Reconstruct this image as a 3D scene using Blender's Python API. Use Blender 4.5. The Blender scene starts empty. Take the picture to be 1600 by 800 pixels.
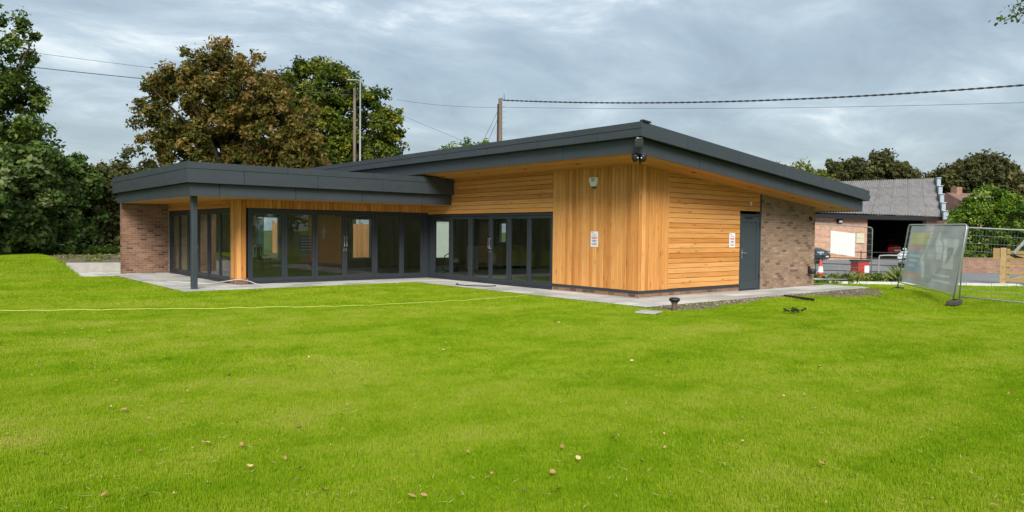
import bpy, math, random
import numpy as np
from mathutils import Matrix, Vector
R = math.radians
rnd = random.Random(7)
nrg = np.random.default_rng(11)
scene = bpy.context.scene
C = scene.collection

# ------------------------------------------------------------------ camera, sky, sun, exposure
F_PX, YAW, PITCH, ROLL = 1150.08, R(39.582), R(1.894), R(0.5946)
CAM = Vector((-13.575, -11.646, 1.5695))
fw = Vector((math.sin(YAW) * math.cos(PITCH), math.cos(YAW) * math.cos(PITCH), -math.sin(PITCH)))
rt = Vector((math.cos(YAW), -math.sin(YAW), 0.0))
upv = rt.cross(fw)
cr = rt * math.cos(ROLL) + upv * math.sin(ROLL)
cu = -rt * math.sin(ROLL) + upv * math.cos(ROLL)
camd = bpy.data.cameras.new('camera')
cam = bpy.data.objects.new('camera', camd)
C.objects.link(cam)
camd.sensor_width = 36.0
camd.lens = F_PX / 1600 * 36.0
camd.clip_end = 3000
cam.matrix_world = Matrix(((cr.x, cu.x, -fw.x, CAM.x), (cr.y, cu.y, -fw.y, CAM.y), (cr.z, cu.z, -fw.z, CAM.z), (0, 0, 0, 1)))
scene.camera = cam

scene.view_settings.view_transform = 'Standard'
scene.view_settings.look = 'None'
scene.view_settings.exposure = 1.65
scene.view_settings.gamma = 1.0
scene.cycles.use_denoising = True
scene.cycles.max_bounces = 10
scene.cycles.transparent_max_bounces = 16
scene.cycles.sample_clamp_indirect = 6.0

SUN_EL, SUN_AZ = R(38), R(217)            # direction towards the sun: from behind the camera
sdir = Vector((math.sin(SUN_AZ) * math.cos(SUN_EL), math.cos(SUN_AZ) * math.cos(SUN_EL), math.sin(SUN_EL)))
sd = bpy.data.lights.new('sun', 'SUN')
sd.energy = 1.5
sd.angle = R(28)
sd.color = (1.0, 0.96, 0.89)
so = bpy.data.objects.new('sun', sd)
C.objects.link(so)
so.location = (0, 0, 40)
so.rotation_euler = (-sdir).to_track_quat('-Z', 'Y').to_euler()

world = bpy.data.worlds.new('World')
scene.world = world
world.use_nodes = True
wt = world.node_tree
wt.nodes.clear()


def nd(t, kind, **kw):
    n = t.nodes.new(kind)
    for k, v in kw.items():
        if k == 'ins':
            for i, x in v.items():
                n.inputs[i].default_value = x
        else:
            setattr(n, k, v)
    return n


def ramp(t, stops, interp='LINEAR'):
    n = t.nodes.new('ShaderNodeValToRGB')
    n.color_ramp.interpolation = interp
    el = n.color_ramp.elements
    while len(el) < len(stops):
        el.new(0.5)
    for e, (p, c) in zip(el, stops):
        e.position = p
        e.color = (c[0], c[1], c[2], 1) if not isinstance(c, (int, float)) else (c, c, c, 1)
    return n


def lk(t, a, b):
    t.links.new(a, b)


SKY_OFF = (3.1, 0.7)


def build_sky():
    t = wt
    out = nd(t, 'ShaderNodeOutputWorld')
    sky = nd(t, 'ShaderNodeTexSky', sky_type='NISHITA')
    sky.sun_disc = False
    sky.sun_elevation = SUN_EL
    sky.sun_rotation = SUN_AZ
    sky.altitude = 20
    sky.air_density = 1.3
    sky.dust_density = 2.0
    b1 = nd(t, 'ShaderNodeBackground', ins={'Strength': 0.1})
    lk(t, sky.outputs[0], b1.inputs['Color'])
    tc = nd(t, 'ShaderNodeTexCoord')
    sep = nd(t, 'ShaderNodeSeparateXYZ')
    lk(t, tc.outputs['Generated'], sep.inputs[0])
    az = nd(t, 'ShaderNodeMath', operation='ABSOLUTE')
    lk(t, sep.outputs[2], az.inputs[0])
    ad = nd(t, 'ShaderNodeMath', operation='ADD', ins={1: 0.20})
    lk(t, az.outputs[0], ad.inputs[0])
    dx = nd(t, 'ShaderNodeMath', operation='DIVIDE')
    dy = nd(t, 'ShaderNodeMath', operation='DIVIDE')
    lk(t, sep.outputs[0], dx.inputs[0]); lk(t, ad.outputs[0], dx.inputs[1])
    lk(t, sep.outputs[1], dy.inputs[0]); lk(t, ad.outputs[0], dy.inputs[1])
    cmb = nd(t, 'ShaderNodeCombineXYZ')
    lk(t, dx.outputs[0], cmb.inputs[0]); lk(t, dy.outputs[0], cmb.inputs[1])
    mp = nd(t, 'ShaderNodeMapping', ins={'Rotation': (0, 0, R(40)), 'Scale': (0.9, 1.25, 1), 'Location': (SKY_OFF[0], SKY_OFF[1], 0)})
    lk(t, cmb.outputs[0], mp.inputs[0])
    n1 = nd(t, 'ShaderNodeTexNoise', ins={'Scale': 1.9, 'Detail': 11, 'Roughness': 0.60, 'Distortion': 0.45})
    lk(t, mp.outputs[0], n1.inputs['Vector'])
    n2 = nd(t, 'ShaderNodeTexNoise', ins={'Scale': 0.36, 'Detail': 4, 'Roughness': 0.5})
    lk(t, mp.outputs[0], n2.inputs['Vector'])
    mx = nd(t, 'ShaderNodeMix', data_type='FLOAT', ins={0: 0.45})
    lk(t, n1.outputs['Fac'], mx.inputs[2]); lk(t, n2.outputs['Fac'], mx.inputs[3])
    r = ramp(t, [(0.36, (0.285, 0.355, 0.435)), (0.44, (0.35, 0.435, 0.515)), (0.50, (0.42, 0.51, 0.585)), (0.545, (0.52, 0.61, 0.68)), (0.605, (0.82, 0.88, 0.90)), (0.72, (0.95, 0.98, 0.99))])
    lk(t, mx.outputs[0], r.inputs[0])
    b2 = nd(t, 'ShaderNodeBackground', ins={'Strength': 0.33})
    lk(t, r.outputs[0], b2.inputs['Color'])
    ms = nd(t, 'ShaderNodeMixShader', ins={0: 0.9})
    lk(t, b1.outputs[0], ms.inputs[1]); lk(t, b2.outputs[0], ms.inputs[2])
    lk(t, ms.outputs[0], out.inputs[0])


build_sky()


# ------------------------------------------------------------------ materials
def new_mat(name):
    m = bpy.data.materials.new(name)
    m.use_nodes = True
    t = m.node_tree
    t.nodes.clear()
    out = nd(t, 'ShaderNodeOutputMaterial')
    b = nd(t, 'ShaderNodeBsdfPrincipled')
    lk(t, b.outputs[0], out.inputs[0])
    return m, t, b, out


def bump(t, b, src, strength=0.3, dist=0.01):
    n = nd(t, 'ShaderNodeBump', ins={'Strength': strength, 'Distance': dist})
    lk(t, src, n.inputs['Height'])
    lk(t, n.outputs[0], b.inputs['Normal'])


def simple(name, col, rough=0.6, metal=0.0, var=0.12, scale=6.0, spec=0.4, bmp=0.0, coords='Object'):
    """base colour broken up by two octaves of soft noise"""
    m, t, b, out = new_mat(name)
    tc = nd(t, 'ShaderNodeTexCoord')
    n = nd(t, 'ShaderNodeTexNoise', ins={'Scale': scale, 'Detail': 6, 'Roughness': 0.6})
    lk(t, tc.outputs[coords], n.inputs['Vector'])
    c0 = [max(0, c * (1 - var)) for c in col]
    c1 = [min(1, c * (1 + var)) for c in col]
    r = ramp(t, [(0.3, c0), (0.7, c1)])
    lk(t, n.outputs['Fac'], r.inputs[0])
    lk(t, r.outputs[0], b.inputs['Base Color'])
    b.inputs['Roughness'].default_value = rough
    b.inputs['Metallic'].default_value = metal
    b.inputs['Specular IOR Level'].default_value = spec
    if bmp:
        bump(t, b, n.outputs['Fac'], bmp, 0.01)
    return m


def wood_mat(name, tones, rough=0.62, knots=True):
    """long grain along local X; every board takes its own tone and its own stretch of grain"""
    m, t, b, out = new_mat(name)
    tc = nd(t, 'ShaderNodeTexCoord')
    oi = nd(t, 'ShaderNodeObjectInfo')
    off = nd(t, 'ShaderNodeVectorMath', operation='SCALE', ins={0: (37.0, 19.0, 53.0)})
    lk(t, oi.outputs['Random'], off.inputs['Scale'])
    ad = nd(t, 'ShaderNodeVectorMath', operation='ADD')
    lk(t, tc.outputs['Object'], ad.inputs[0]); lk(t, off.outputs[0], ad.inputs[1])
    mp = nd(t, 'ShaderNodeMapping', ins={'Scale': (1.2, 26, 26)})
    lk(t, ad.outputs[0], mp.inputs[0])
    g = nd(t, 'ShaderNodeTexNoise', ins={'Scale': 1.0, 'Detail': 5, 'Roughness': 0.6, 'Distortion': 0.6})
    lk(t, mp.outputs[0], g.inputs['Vector'])
    mp2 = nd(t, 'ShaderNodeMapping', ins={'Scale': (0.5, 2.0, 2.0)})
    lk(t, ad.outputs[0], mp2.inputs[0])
    g2 = nd(t, 'ShaderNodeTexNoise', ins={'Scale': 1.0, 'Detail': 3, 'Roughness': 0.5})
    lk(t, mp2.outputs[0], g2.inputs['Vector'])
    tone = ramp(t, [(0.0, tones[0]), (0.35, tones[1]), (0.7, tones[2]), (1.0, tones[3])])
    sm = nd(t, 'ShaderNodeMath', operation='MULTIPLY_ADD', ins={1: 0.75, 2: -0.10})
    lk(t, oi.outputs['Random'], sm.inputs[0])
    s2 = nd(t, 'ShaderNodeMath', operation='MULTIPLY_ADD', ins={1: 0.55})
    lk(t, g2.outputs['Fac'], s2.inputs[0]); lk(t, sm.outputs[0], s2.inputs[2])
    lk(t, s2.outputs[0], tone.inputs[0])
    gr = ramp(t, [(0.3, 0.74), (0.5, 0.97), (0.72, 1.1)])
    lk(t, g.outputs['Fac'], gr.inputs[0])
    mu = nd(t, 'ShaderNodeMix', data_type='RGBA', blend_type='MULTIPLY', ins={0: 1.0})
    lk(t, tone.outputs[0], mu.inputs[6]); lk(t, gr.outputs[0], mu.inputs[7])
    col = mu.outputs[2]
    if knots:
        mp3 = nd(t, 'ShaderNodeMapping', ins={'Scale': (2.0, 6.5, 6.5)})
        lk(t, ad.outputs[0], mp3.inputs[0])
        v = nd(t, 'ShaderNodeTexVoronoi', ins={'Scale': 1.0, 'Randomness': 1.0})
        lk(t, mp3.outputs[0], v.inputs['Vector'])
        kr = ramp(t, [(0.05, (0.30, 0.20, 0.13)), (0.10, (0.62, 0.5, 0.4)), (0.19, (1, 1, 1))])
        lk(t, v.outputs['Distance'], kr.inputs[0])
        m2 = nd(t, 'ShaderNodeMix', data_type='RGBA', blend_type='MULTIPLY', ins={0: 0.6})
        lk(t, col, m2.inputs[6]); lk(t, kr.outputs[0], m2.inputs[7])
        col = m2.outputs[2]
    lk(t, col, b.inputs['Base Color'])
    b.inputs['Roughness'].default_value = rough
    b.inputs['Specular IOR Level'].default_value = 0.3
    bump(t, b, g.outputs['Fac'], 0.25, 0.004)
    return m


def attr_mat(name, stops, rough=0.8, noise_scale=30.0, noise_amt=0.25, translucent=None, spec=0.3, bmp=0.3):
    """colour from the per-piece value stored in the mesh attribute 'tone'"""
    m, t, b, out = new_mat(name)
    a = nd(t, 'ShaderNodeAttribute', attribute_name='tone')
    r = ramp(t, stops)
    lk(t, a.outputs['Fac'], r.inputs[0])
    g = nd(t, 'ShaderNodeNewGeometry')
    n = nd(t, 'ShaderNodeTexNoise', ins={'Scale': noise_scale, 'Detail': 5, 'Roughness': 0.6})
    lk(t, g.outputs['Position'], n.inputs['Vector'])
    nr = ramp(t, [(0.3, 1 - noise_amt), (0.7, 1 + noise_amt)])
    lk(t, n.outputs['Fac'], nr.inputs[0])
    mu = nd(t, 'ShaderNodeMix', data_type='RGBA', blend_type='MULTIPLY', ins={0: 1.0})
    lk(t, r.outputs[0], mu.inputs[6]); lk(t, nr.outputs[0], mu.inputs[7])
    lk(t, mu.outputs[2], b.inputs['Base Color'])
    b.inputs['Roughness'].default_value = rough
    b.inputs['Specular IOR Level'].default_value = spec * (0.5 if translucent else 1)
    if translucent:
        tr = nd(t, 'ShaderNodeBsdfTranslucent')
        lk(t, mu.outputs[2], tr.inputs['Color'])
        ms = nd(t, 'ShaderNodeMixShader', ins={0: translucent})
        lk(t, b.outputs[0], ms.inputs[1]); lk(t, tr.outputs[0], ms.inputs[2])
        lk(t, ms.outputs[0], out.inputs[0])
    elif bmp:
        bump(t, b, n.outputs['Fac'], bmp, 0.006)
    return m


def glass_mat(name, tint=(0.86, 0.89, 0.87), ior=1.72):
    m = bpy.data.materials.new(name)
    m.use_nodes = True
    t = m.node_tree
    t.nodes.clear()
    out = nd(t, 'ShaderNodeOutputMaterial')
    tr = nd(t, 'ShaderNodeBsdfTransparent', ins={'Color': (*tint, 1)})
    gl = nd(t, 'ShaderNodeBsdfGlossy', ins={'Roughness': 0.012, 'Color': (0.95, 0.97, 1.0, 1)})
    fr = nd(t, 'ShaderNodeFresnel', ins={'IOR': ior})
    ms = nd(t, 'ShaderNodeMixShader')
    ge = nd(t, 'ShaderNodeNewGeometry')
    front = nd(t, 'ShaderNodeMath', operation='SUBTRACT', ins={0: 1.0})
    lk(t, ge.outputs['Backfacing'], front.inputs[1])
    fm = nd(t, 'ShaderNodeMath', operation='MULTIPLY')
    lk(t, fr.outputs[0], fm.inputs[0]); lk(t, front.outputs[0], fm.inputs[1])
    lk(t, fm.outputs[0], ms.inputs[0]); lk(t, tr.outputs[0], ms.inputs[1]); lk(t, gl.outputs[0], ms.inputs[2])
    lk(t, ms.outputs[0], out.inputs[0])
    return m


M = {}
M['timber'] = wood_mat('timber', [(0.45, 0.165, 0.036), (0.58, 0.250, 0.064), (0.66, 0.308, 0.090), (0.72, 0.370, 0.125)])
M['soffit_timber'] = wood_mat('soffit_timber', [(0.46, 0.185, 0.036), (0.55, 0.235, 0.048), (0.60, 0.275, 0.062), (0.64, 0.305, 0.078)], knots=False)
M['fence_timber'] = wood_mat('fence_timber', [(0.36, 0.16, 0.06), (0.46, 0.22, 0.09), (0.52, 0.27, 0.12), (0.58, 0.33, 0.16)])
M['gate_timber'] = wood_mat('gate_timber', [(0.30, 0.18, 0.065), (0.38, 0.24, 0.095), (0.44, 0.29, 0.125), (0.50, 0.34, 0.16)])
M['pole_timber'] = wood_mat('pole_timber', [(0.09, 0.068, 0.048), (0.13, 0.10, 0.075), (0.165, 0.13, 0.10), (0.20, 0.16, 0.12)])
M['clad_grey'] = simple('clad_grey', (0.040, 0.049, 0.058), 0.48, 0.0, 0.06, 1.3, 0.45)
def ripple(m):
    t = m.node_tree
    b = [n for n in t.nodes if n.type == 'BSDF_PRINCIPLED'][0]
    g = nd(t, 'ShaderNodeNewGeometry')
    mp = nd(t, 'ShaderNodeMapping', ins={'Scale': (0.9, 0.9, 2.4)})
    lk(t, g.outputs['Position'], mp.inputs[0])
    n = nd(t, 'ShaderNodeTexNoise', ins={'Scale': 1.3, 'Detail': 2, 'Roughness': 0.5})
    lk(t, mp.outputs[0], n.inputs['Vector'])
    bump(t, b, n.outputs['Fac'], 0.35, 0.03)
    n2 = nd(t, 'ShaderNodeTexNoise', ins={'Scale': 7, 'Detail': 6, 'Roughness': 0.7})
    lk(t, mp.outputs[0], n2.inputs['Vector'])
    r = ramp(t, [(0.35, 0.36), (0.7, 0.56)])
    lk(t, n2.outputs['Fac'], r.inputs[0])
    lk(t, r.outputs[0], b.inputs['Roughness'])


ripple(M['clad_grey'])
M['frame_grey'] = simple('frame_grey', (0.030, 0.037, 0.046), 0.42, 0.0, 0.05, 3, 0.45)
M['door_grey'] = simple('door_grey', (0.038, 0.050, 0.058), 0.42, 0.0, 0.05, 2, 0.45)
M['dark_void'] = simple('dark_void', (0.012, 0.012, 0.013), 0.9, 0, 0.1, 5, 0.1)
M['black_plastic'] = simple('black_plastic', (0.018, 0.018, 0.020), 0.45, 0, 0.1, 9, 0.4)
M['brown_plastic'] = simple('brown_plastic', (0.13, 0.085, 0.070), 0.5, 0, 0.12, 9, 0.4)
M['white_plastic'] = simple('white_plastic', (0.78, 0.79, 0.78), 0.45, 0, 0.03, 6)
M['steel'] = simple('steel', (0.62, 0.62, 0.62), 0.28, 1.0, 0.05, 9)
M['galv'] = simple('galv', (0.50, 0.52, 0.54), 0.42, 0.75, 0.14, 12)
M['lamp_grey'] = simple('lamp_grey', (0.27, 0.30, 0.31), 0.5, 0.3, 0.08, 3)
M['glass'] = glass_mat('glass')
M['car_glass'] = simple('car_glass', (0.012, 0.014, 0.016), 0.06, 0, 0.05, 3, 0.6)
M['brick_red'] = attr_mat('brick_red', [(0.0, (0.085, 0.048, 0.037)), (0.22, (0.165, 0.085, 0.055)), (0.5, (0.235, 0.125, 0.080)), (0.8, (0.285, 0.165, 0.11)), (1.0, (0.34, 0.225, 0.16))], 0.88, 45, 0.22)
M['brick_buff'] = attr_mat('brick_buff', [(0.0, (0.11, 0.075, 0.055)), (0.16, (0.19, 0.125, 0.088)), (0.45, (0.27, 0.18, 0.122)), (0.8, (0.325, 0.225, 0.155)), (1.0, (0.39, 0.285, 0.205))], 0.88, 45, 0.22)
M['mortar'] = simple('mortar', (0.33, 0.28, 0.235), 0.95, 0, 0.15, 20, 0.1, 0.2)
M['paving'] = attr_mat('paving', [(0.0, (0.34, 0.335, 0.32)), (0.5, (0.46, 0.455, 0.43)), (1.0, (0.56, 0.55, 0.52))], 0.85, 2.2, 0.14)
M['joint'] = simple('joint', (0.07, 0.065, 0.055), 0.95, 0, 0.2, 12, 0.1)
M['concrete'] = simple('concrete', (0.42, 0.40, 0.365), 0.9, 0, 0.16, 5, 0.2, 0.2)
M['grass'] = None
M['asphalt'] = simple('asphalt', (0.20, 0.20, 0.205), 0.9, 0, 0.22, 0.7, 0.2, 0.1)
M['kerb_white'] = simple('kerb_white', (0.58, 0.57, 0.54), 0.9, 0, 0.12, 4, 0.2)
M['soil'] = simple('soil', (0.14, 0.115, 0.075), 0.95, 0, 0.5, 9, 0.1, 0.6, 'Object')
M['room_wall'] = simple('room_wall', (0.52, 0.45, 0.29), 0.85, 0, 0.08, 2, 0.2)
M['room_floor'] = simple('room_floor', (0.46, 0.46, 0.34), 0.5, 0, 0.08, 1, 0.3)
M['room_ceiling'] = simple('room_ceiling', (0.62, 0.60, 0.54), 0.9, 0, 0.04, 1, 0.2)
M['trim_white'] = simple('trim_white', (0.62, 0.63, 0.62), 0.5, 0, 0.04, 3)
M['red_plastic'] = simple('red_plastic', (0.42, 0.035, 0.022), 0.55, 0, 0.12, 5)
M['cone_orange'] = simple('cone_orange', (0.68, 0.06, 0.025), 0.55, 0, 0.1, 8)
M['cord_yellow'] = simple('cord_yellow', (0.55, 0.56, 0.12), 0.6, 0, 0.15, 12)
M['cable_white'] = simple('cable_white', (0.62, 0.60, 0.55), 0.6, 0, 0.1, 8)
M['cable_dark'] = simple('cable_dark', (0.035, 0.035, 0.036), 0.6, 0, 0.1, 8)
M['rust_dark'] = simple('rust_dark', (0.045, 0.034, 0.026), 0.8, 0, 0.4, 8, 0.2)
M['print_red'] = simple('print_red', (0.55, 0.06, 0.08), 0.6, 0, 0.05, 8)
M['print_blue'] = simple('print_blue', (0.10, 0.16, 0.45), 0.6, 0, 0.05, 8)
M['print_grey'] = simple('print_grey', (0.30, 0.32, 0.35), 0.6, 0, 0.05, 8)
M['print_green'] = simple('print_green', (0.06, 0.18, 0.12), 0.6, 0, 0.05, 8)
M['cloth_white'] = simple('cloth_white', (0.70, 0.71, 0.72), 0.8, 0, 0.05, 3)
M['rubber'] = simple('rubber', (0.025, 0.024, 0.023), 0.8, 0, 0.3, 6, 0.2)
M['bark'] = simple('bark', (0.095, 0.075, 0.055), 0.95, 0, 0.45, 5, 0.1, 0.5)
M['block_grey'] = simple('block_grey', (0.075, 0.07, 0.062), 0.9, 0, 0.3, 8, 0.2)
M['blue_paint'] = simple('blue_paint', (0.012, 0.028, 0.055), 0.22, 0.3, 0.08, 2, 0.6)
M['orange_paint'] = simple('orange_paint', (0.42, 0.10, 0.05), 0.25, 0.1, 0.08, 2, 0.6)
M['white_paint'] = simple('white_paint', (0.72, 0.73, 0.74), 0.25, 0, 0.03, 2, 0.6)
M['red_paint'] = simple('red_paint', (0.22, 0.012, 0.012), 0.25, 0, 0.06, 2, 0.6)
M['headlight'] = simple('headlight', (0.65, 0.68, 0.70), 0.12, 0.4, 0.1, 14, 0.6)
M['tail_lamp'] = simple('tail_lamp', (0.55, 0.01, 0.012), 0.2, 0, 0.08, 14, 0.6)
M['plate'] = simple('plate', (0.62, 0.60, 0.42), 0.5, 0, 0.05, 4)
M['flash_grey'] = simple('flash_grey', (0.36, 0.42, 0.46), 0.5, 0.2, 0.12, 3)
M['leaf_litter'] = attr_mat('leaf_litter', [(0.0, (0.16, 0.07, 0.03)), (0.4, (0.36, 0.19, 0.08)), (0.75, (0.52, 0.36, 0.17)), (1.0, (0.55, 0.48, 0.24))], 0.7, 60, 0.2, bmp=0)


def brick_tex(name, c1, c2, mortar, scale=1.0):
    m, t, b, out = new_mat(name)
    tc = nd(t, 'ShaderNodeTexCoord')
    sp = nd(t, 'ShaderNodeSeparateXYZ')
    lk(t, tc.outputs['Object'], sp.inputs[0])
    cb = nd(t, 'ShaderNodeCombineXYZ')
    lk(t, sp.outputs[0], cb.inputs[0]); lk(t, sp.outputs[2], cb.inputs[1])
    br = nd(t, 'ShaderNodeTexBrick', ins={'Color1': (*c1, 1), 'Color2': (*c2, 1), 'Mortar': (*mortar, 1), 'Scale': scale, 'Mortar Size': 0.009, 'Brick Width': 0.225, 'Row Height': 0.075, 'Bias': -0.1})
    lk(t, cb.outputs[0], br.inputs['Vector'])
    n = nd(t, 'ShaderNodeTexNoise', ins={'Scale': 3.0, 'Detail': 6, 'Roughness': 0.7})
    lk(t, tc.outputs['Object'], n.inputs['Vector'])
    r = ramp(t, [(0.3, 0.7), (0.7, 1.25)])
    lk(t, n.outputs['Fac'], r.inputs[0])
    mu = nd(t, 'ShaderNodeMix', data_type='RGBA', blend_type='MULTIPLY', ins={0: 1.0})
    lk(t, br.outputs['Color'], mu.inputs[6]); lk(t, r.outputs[0], mu.inputs[7])
    lk(t, mu.outputs[2], b.inputs['Base Color'])
    b.inputs['Roughness'].default_value = 0.9
    bump(t, b, br.outputs['Fac'], -0.4, 0.01)
    return m


M['brick_far'] = brick_tex('brick_far', (0.46, 0.20, 0.105), (0.58, 0.32, 0.19), (0.56, 0.48, 0.40))
M['brick_low'] = brick_tex('brick_low', (0.27, 0.125, 0.075), (0.36, 0.18, 0.11), (0.30, 0.25, 0.20))


def lawn_mat():
    m, t, b, out = new_mat('lawn_ground')
    g = nd(t, 'ShaderNodeNewGeometry')
    n1 = nd(t, 'ShaderNodeTexNoise', ins={'Scale': 0.55, 'Detail': 6, 'Roughness': 0.65})
    n2 = nd(t, 'ShaderNodeTexNoise', ins={'Scale': 34, 'Detail': 6, 'Roughness': 0.7})
    lk(t, g.outputs['Position'], n1.inputs['Vector']); lk(t, g.outputs['Position'], n2.inputs['Vector'])
    mx = nd(t, 'ShaderNodeMix', data_type='FLOAT', ins={0: 0.5})
    lk(t, n1.outputs['Fac'], mx.inputs[2]); lk(t, n2.outputs['Fac'], mx.inputs[3])
    r = ramp(t, [(0.3, (0.085, 0.155, 0.008)), (0.5, (0.145, 0.225, 0.010)), (0.7, (0.205, 0.285, 0.02))])
    lk(t, mx.outputs[0], r.inputs[0])
    lk(t, r.outputs[0], b.inputs['Base Color'])
    b.inputs['Roughness'].default_value = 0.95
    b.inputs['Specular IOR Level'].default_value = 0.1
    bump(t, b, n2.outputs['Fac'], 0.6, 0.02)
    return m


M['lawn'] = lawn_mat()


def blade_mat():
    """turf colour: broad patches, finer mottling and a little difference from blade to blade"""
    m, t, b, out = new_mat('grass_blade')
    g = nd(t, 'ShaderNodeNewGeometry')
    flat = nd(t, 'ShaderNodeVectorMath', operation='MULTIPLY', ins={1: (1, 1, 0)})
    lk(t, g.outputs['Position'], flat.inputs[0])
    mp = nd(t, 'ShaderNodeMapping', ins={'Rotation': (0, 0, R(-8)), 'Scale': (0.22, 0.62, 1)})
    lk(t, flat.outputs[0], mp.inputs[0])
    n1 = nd(t, 'ShaderNodeTexNoise', ins={'Scale': 1.0, 'Detail': 4, 'Roughness': 0.6, 'Distortion': 0.4})
    lk(t, mp.outputs[0], n1.inputs['Vector'])
    n2 = nd(t, 'ShaderNodeTexNoise', ins={'Scale': 1.5, 'Detail': 8, 'Roughness': 0.72})
    lk(t, flat.outputs[0], n2.inputs['Vector'])
    a = nd(t, 'ShaderNodeAttribute', attribute_name='tone')
    s1 = nd(t, 'ShaderNodeMath', operation='MULTIPLY_ADD', ins={1: 0.85, 2: -0.50})
    lk(t, n1.outputs['Fac'], s1.inputs[0])
    s2 = nd(t, 'ShaderNodeMath', operation='MULTIPLY_ADD', ins={1: 1.08})
    lk(t, n2.outputs['Fac'], s2.inputs[0]); lk(t, s1.outputs[0], s2.inputs[2])
    s3 = nd(t, 'ShaderNodeMath', operation='MULTIPLY_ADD', ins={1: 0.36})
    lk(t, a.outputs['Fac'], s3.inputs[0]); lk(t, s2.outputs[0], s3.inputs[2])
    r = ramp(t, [(0.22, (0.100, 0.225, 0.004)), (0.46, (0.198, 0.345, 0.006)), (0.64, (0.285, 0.410, 0.011)), (0.82, (0.39, 0.47, 0.040)), (1.0, (0.46, 0.45, 0.10))])
    lk(t, s3.outputs[0], r.inputs[0])
    lk(t, r.outputs[0], b.inputs['Base Color'])
    b.inputs['Roughness'].default_value = 0.6
    b.inputs['Specular IOR Level'].default_value = 0.08
    tr = nd(t, 'ShaderNodeBsdfTranslucent')
    lk(t, r.outputs[0], tr.inputs['Color'])
    ms = nd(t, 'ShaderNodeMixShader', ins={0: 0.35})
    lk(t, b.outputs[0], ms.inputs[1]); lk(t, tr.outputs[0], ms.inputs[2])
    lk(t, ms.outputs[0], out.inputs[0])
    return m


M['grass'] = blade_mat()


def banner_mat():
    """debris netting printed with pale colour blocks (flat print)"""
    m, t, b, out = new_mat('printed_netting')
    uv = nd(t, 'ShaderNodeUVMap', uv_map='UVMap')
    sp = nd(t, 'ShaderNodeSeparateXYZ')
    lk(t, uv.outputs[0], sp.inputs[0])
    U, V = sp.outputs[0], sp.outputs[1]

    def gate(src, lo, hi):
        a = nd(t, 'ShaderNodeMath', operation='GREATER_THAN', ins={1: lo})
        c = nd(t, 'ShaderNodeMath', operation='LESS_THAN', ins={1: hi})
        lk(t, src, a.inputs[0]); lk(t, src, c.inputs[0])
        mu = nd(t, 'ShaderNodeMath', operation='MULTIPLY')
        lk(t, a.outputs[0], mu.inputs[0]); lk(t, c.outputs[0], mu.inputs[1])
        return mu.outputs[0]
    col = None
    base = nd(t, 'ShaderNodeRGB')
    base.outputs[0].default_value = (0.66, 0.67, 0.71, 1)
    col = base.outputs[0]
    rects = [((0.04, 0.36), (0.68, 0.88), (0.86, 0.80, 0.42)), ((0.02, 0.34), (0.57, 0.67), (0.86, 0.60, 0.56)),
             ((0.02, 0.34), (0.22, 0.55), (0.50, 0.62, 0.80)), ((0.02, 0.32), (0.10, 0.20), (0.86, 0.60, 0.56)),
             ((0.05, 0.28), (0.46, 0.50), (0.80, 0.85, 0.90)), ((0.05, 0.30), (0.38, 0.42), (0.80, 0.85, 0.90)), ((0.05, 0.26), (0.29, 0.33), (0.80, 0.85, 0.90)),
             ((0.36, 0.40), (0.14, 0.90), (0.95, 0.95, 0.95)),
             ((0.56, 0.63), (0.46, 0.90), (0.95, 0.95, 0.96)), ((0.66, 0.88), (0.34, 0.80), (0.95, 0.95, 0.96)), ((0.72, 0.80), (0.42, 0.66), (0.56, 0.58, 0.61)),
             ((0.55, 0.86), (0.20, 0.24), (0.95, 0.95, 0.96)), ((0.60, 0.86), (0.12, 0.15), (0.95, 0.95, 0.96))]
    for (u0, u1), (v0, v1), c in rects:
        gm = nd(t, 'ShaderNodeMath', operation='MULTIPLY')
        lk(t, gate(U, u0, u1), gm.inputs[0]); lk(t, gate(V, v0, v1), gm.inputs[1])
        mx = nd(t, 'ShaderNodeMix', data_type='RGBA')
        lk(t, gm.outputs[0], mx.inputs[0]); lk(t, col, mx.inputs[6])
        mx.inputs[7].default_value = (*c, 1)
        col = mx.outputs[2]
    lk(t, col, b.inputs['Base Color'])
    b.inputs['Roughness'].default_value = 0.75
    tr = nd(t, 'ShaderNodeBsdfTranslucent')
    lk(t, col, tr.inputs['Color'])
    ms = nd(t, 'ShaderNodeMixShader', ins={0: 0.55})
    lk(t, b.outputs[0], ms.inputs[1]); lk(t, tr.outputs[0], ms.inputs[2])
    tp = nd(t, 'ShaderNodeBsdfTransparent')
    m3 = nd(t, 'ShaderNodeMixShader', ins={0: 0.04})
    lk(t, ms.outputs[0], m3.inputs[1]); lk(t, tp.outputs[0], m3.inputs[2])
    lk(t, m3.outputs[0], out.inputs[0])
    return m


M['banner'] = banner_mat()


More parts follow.
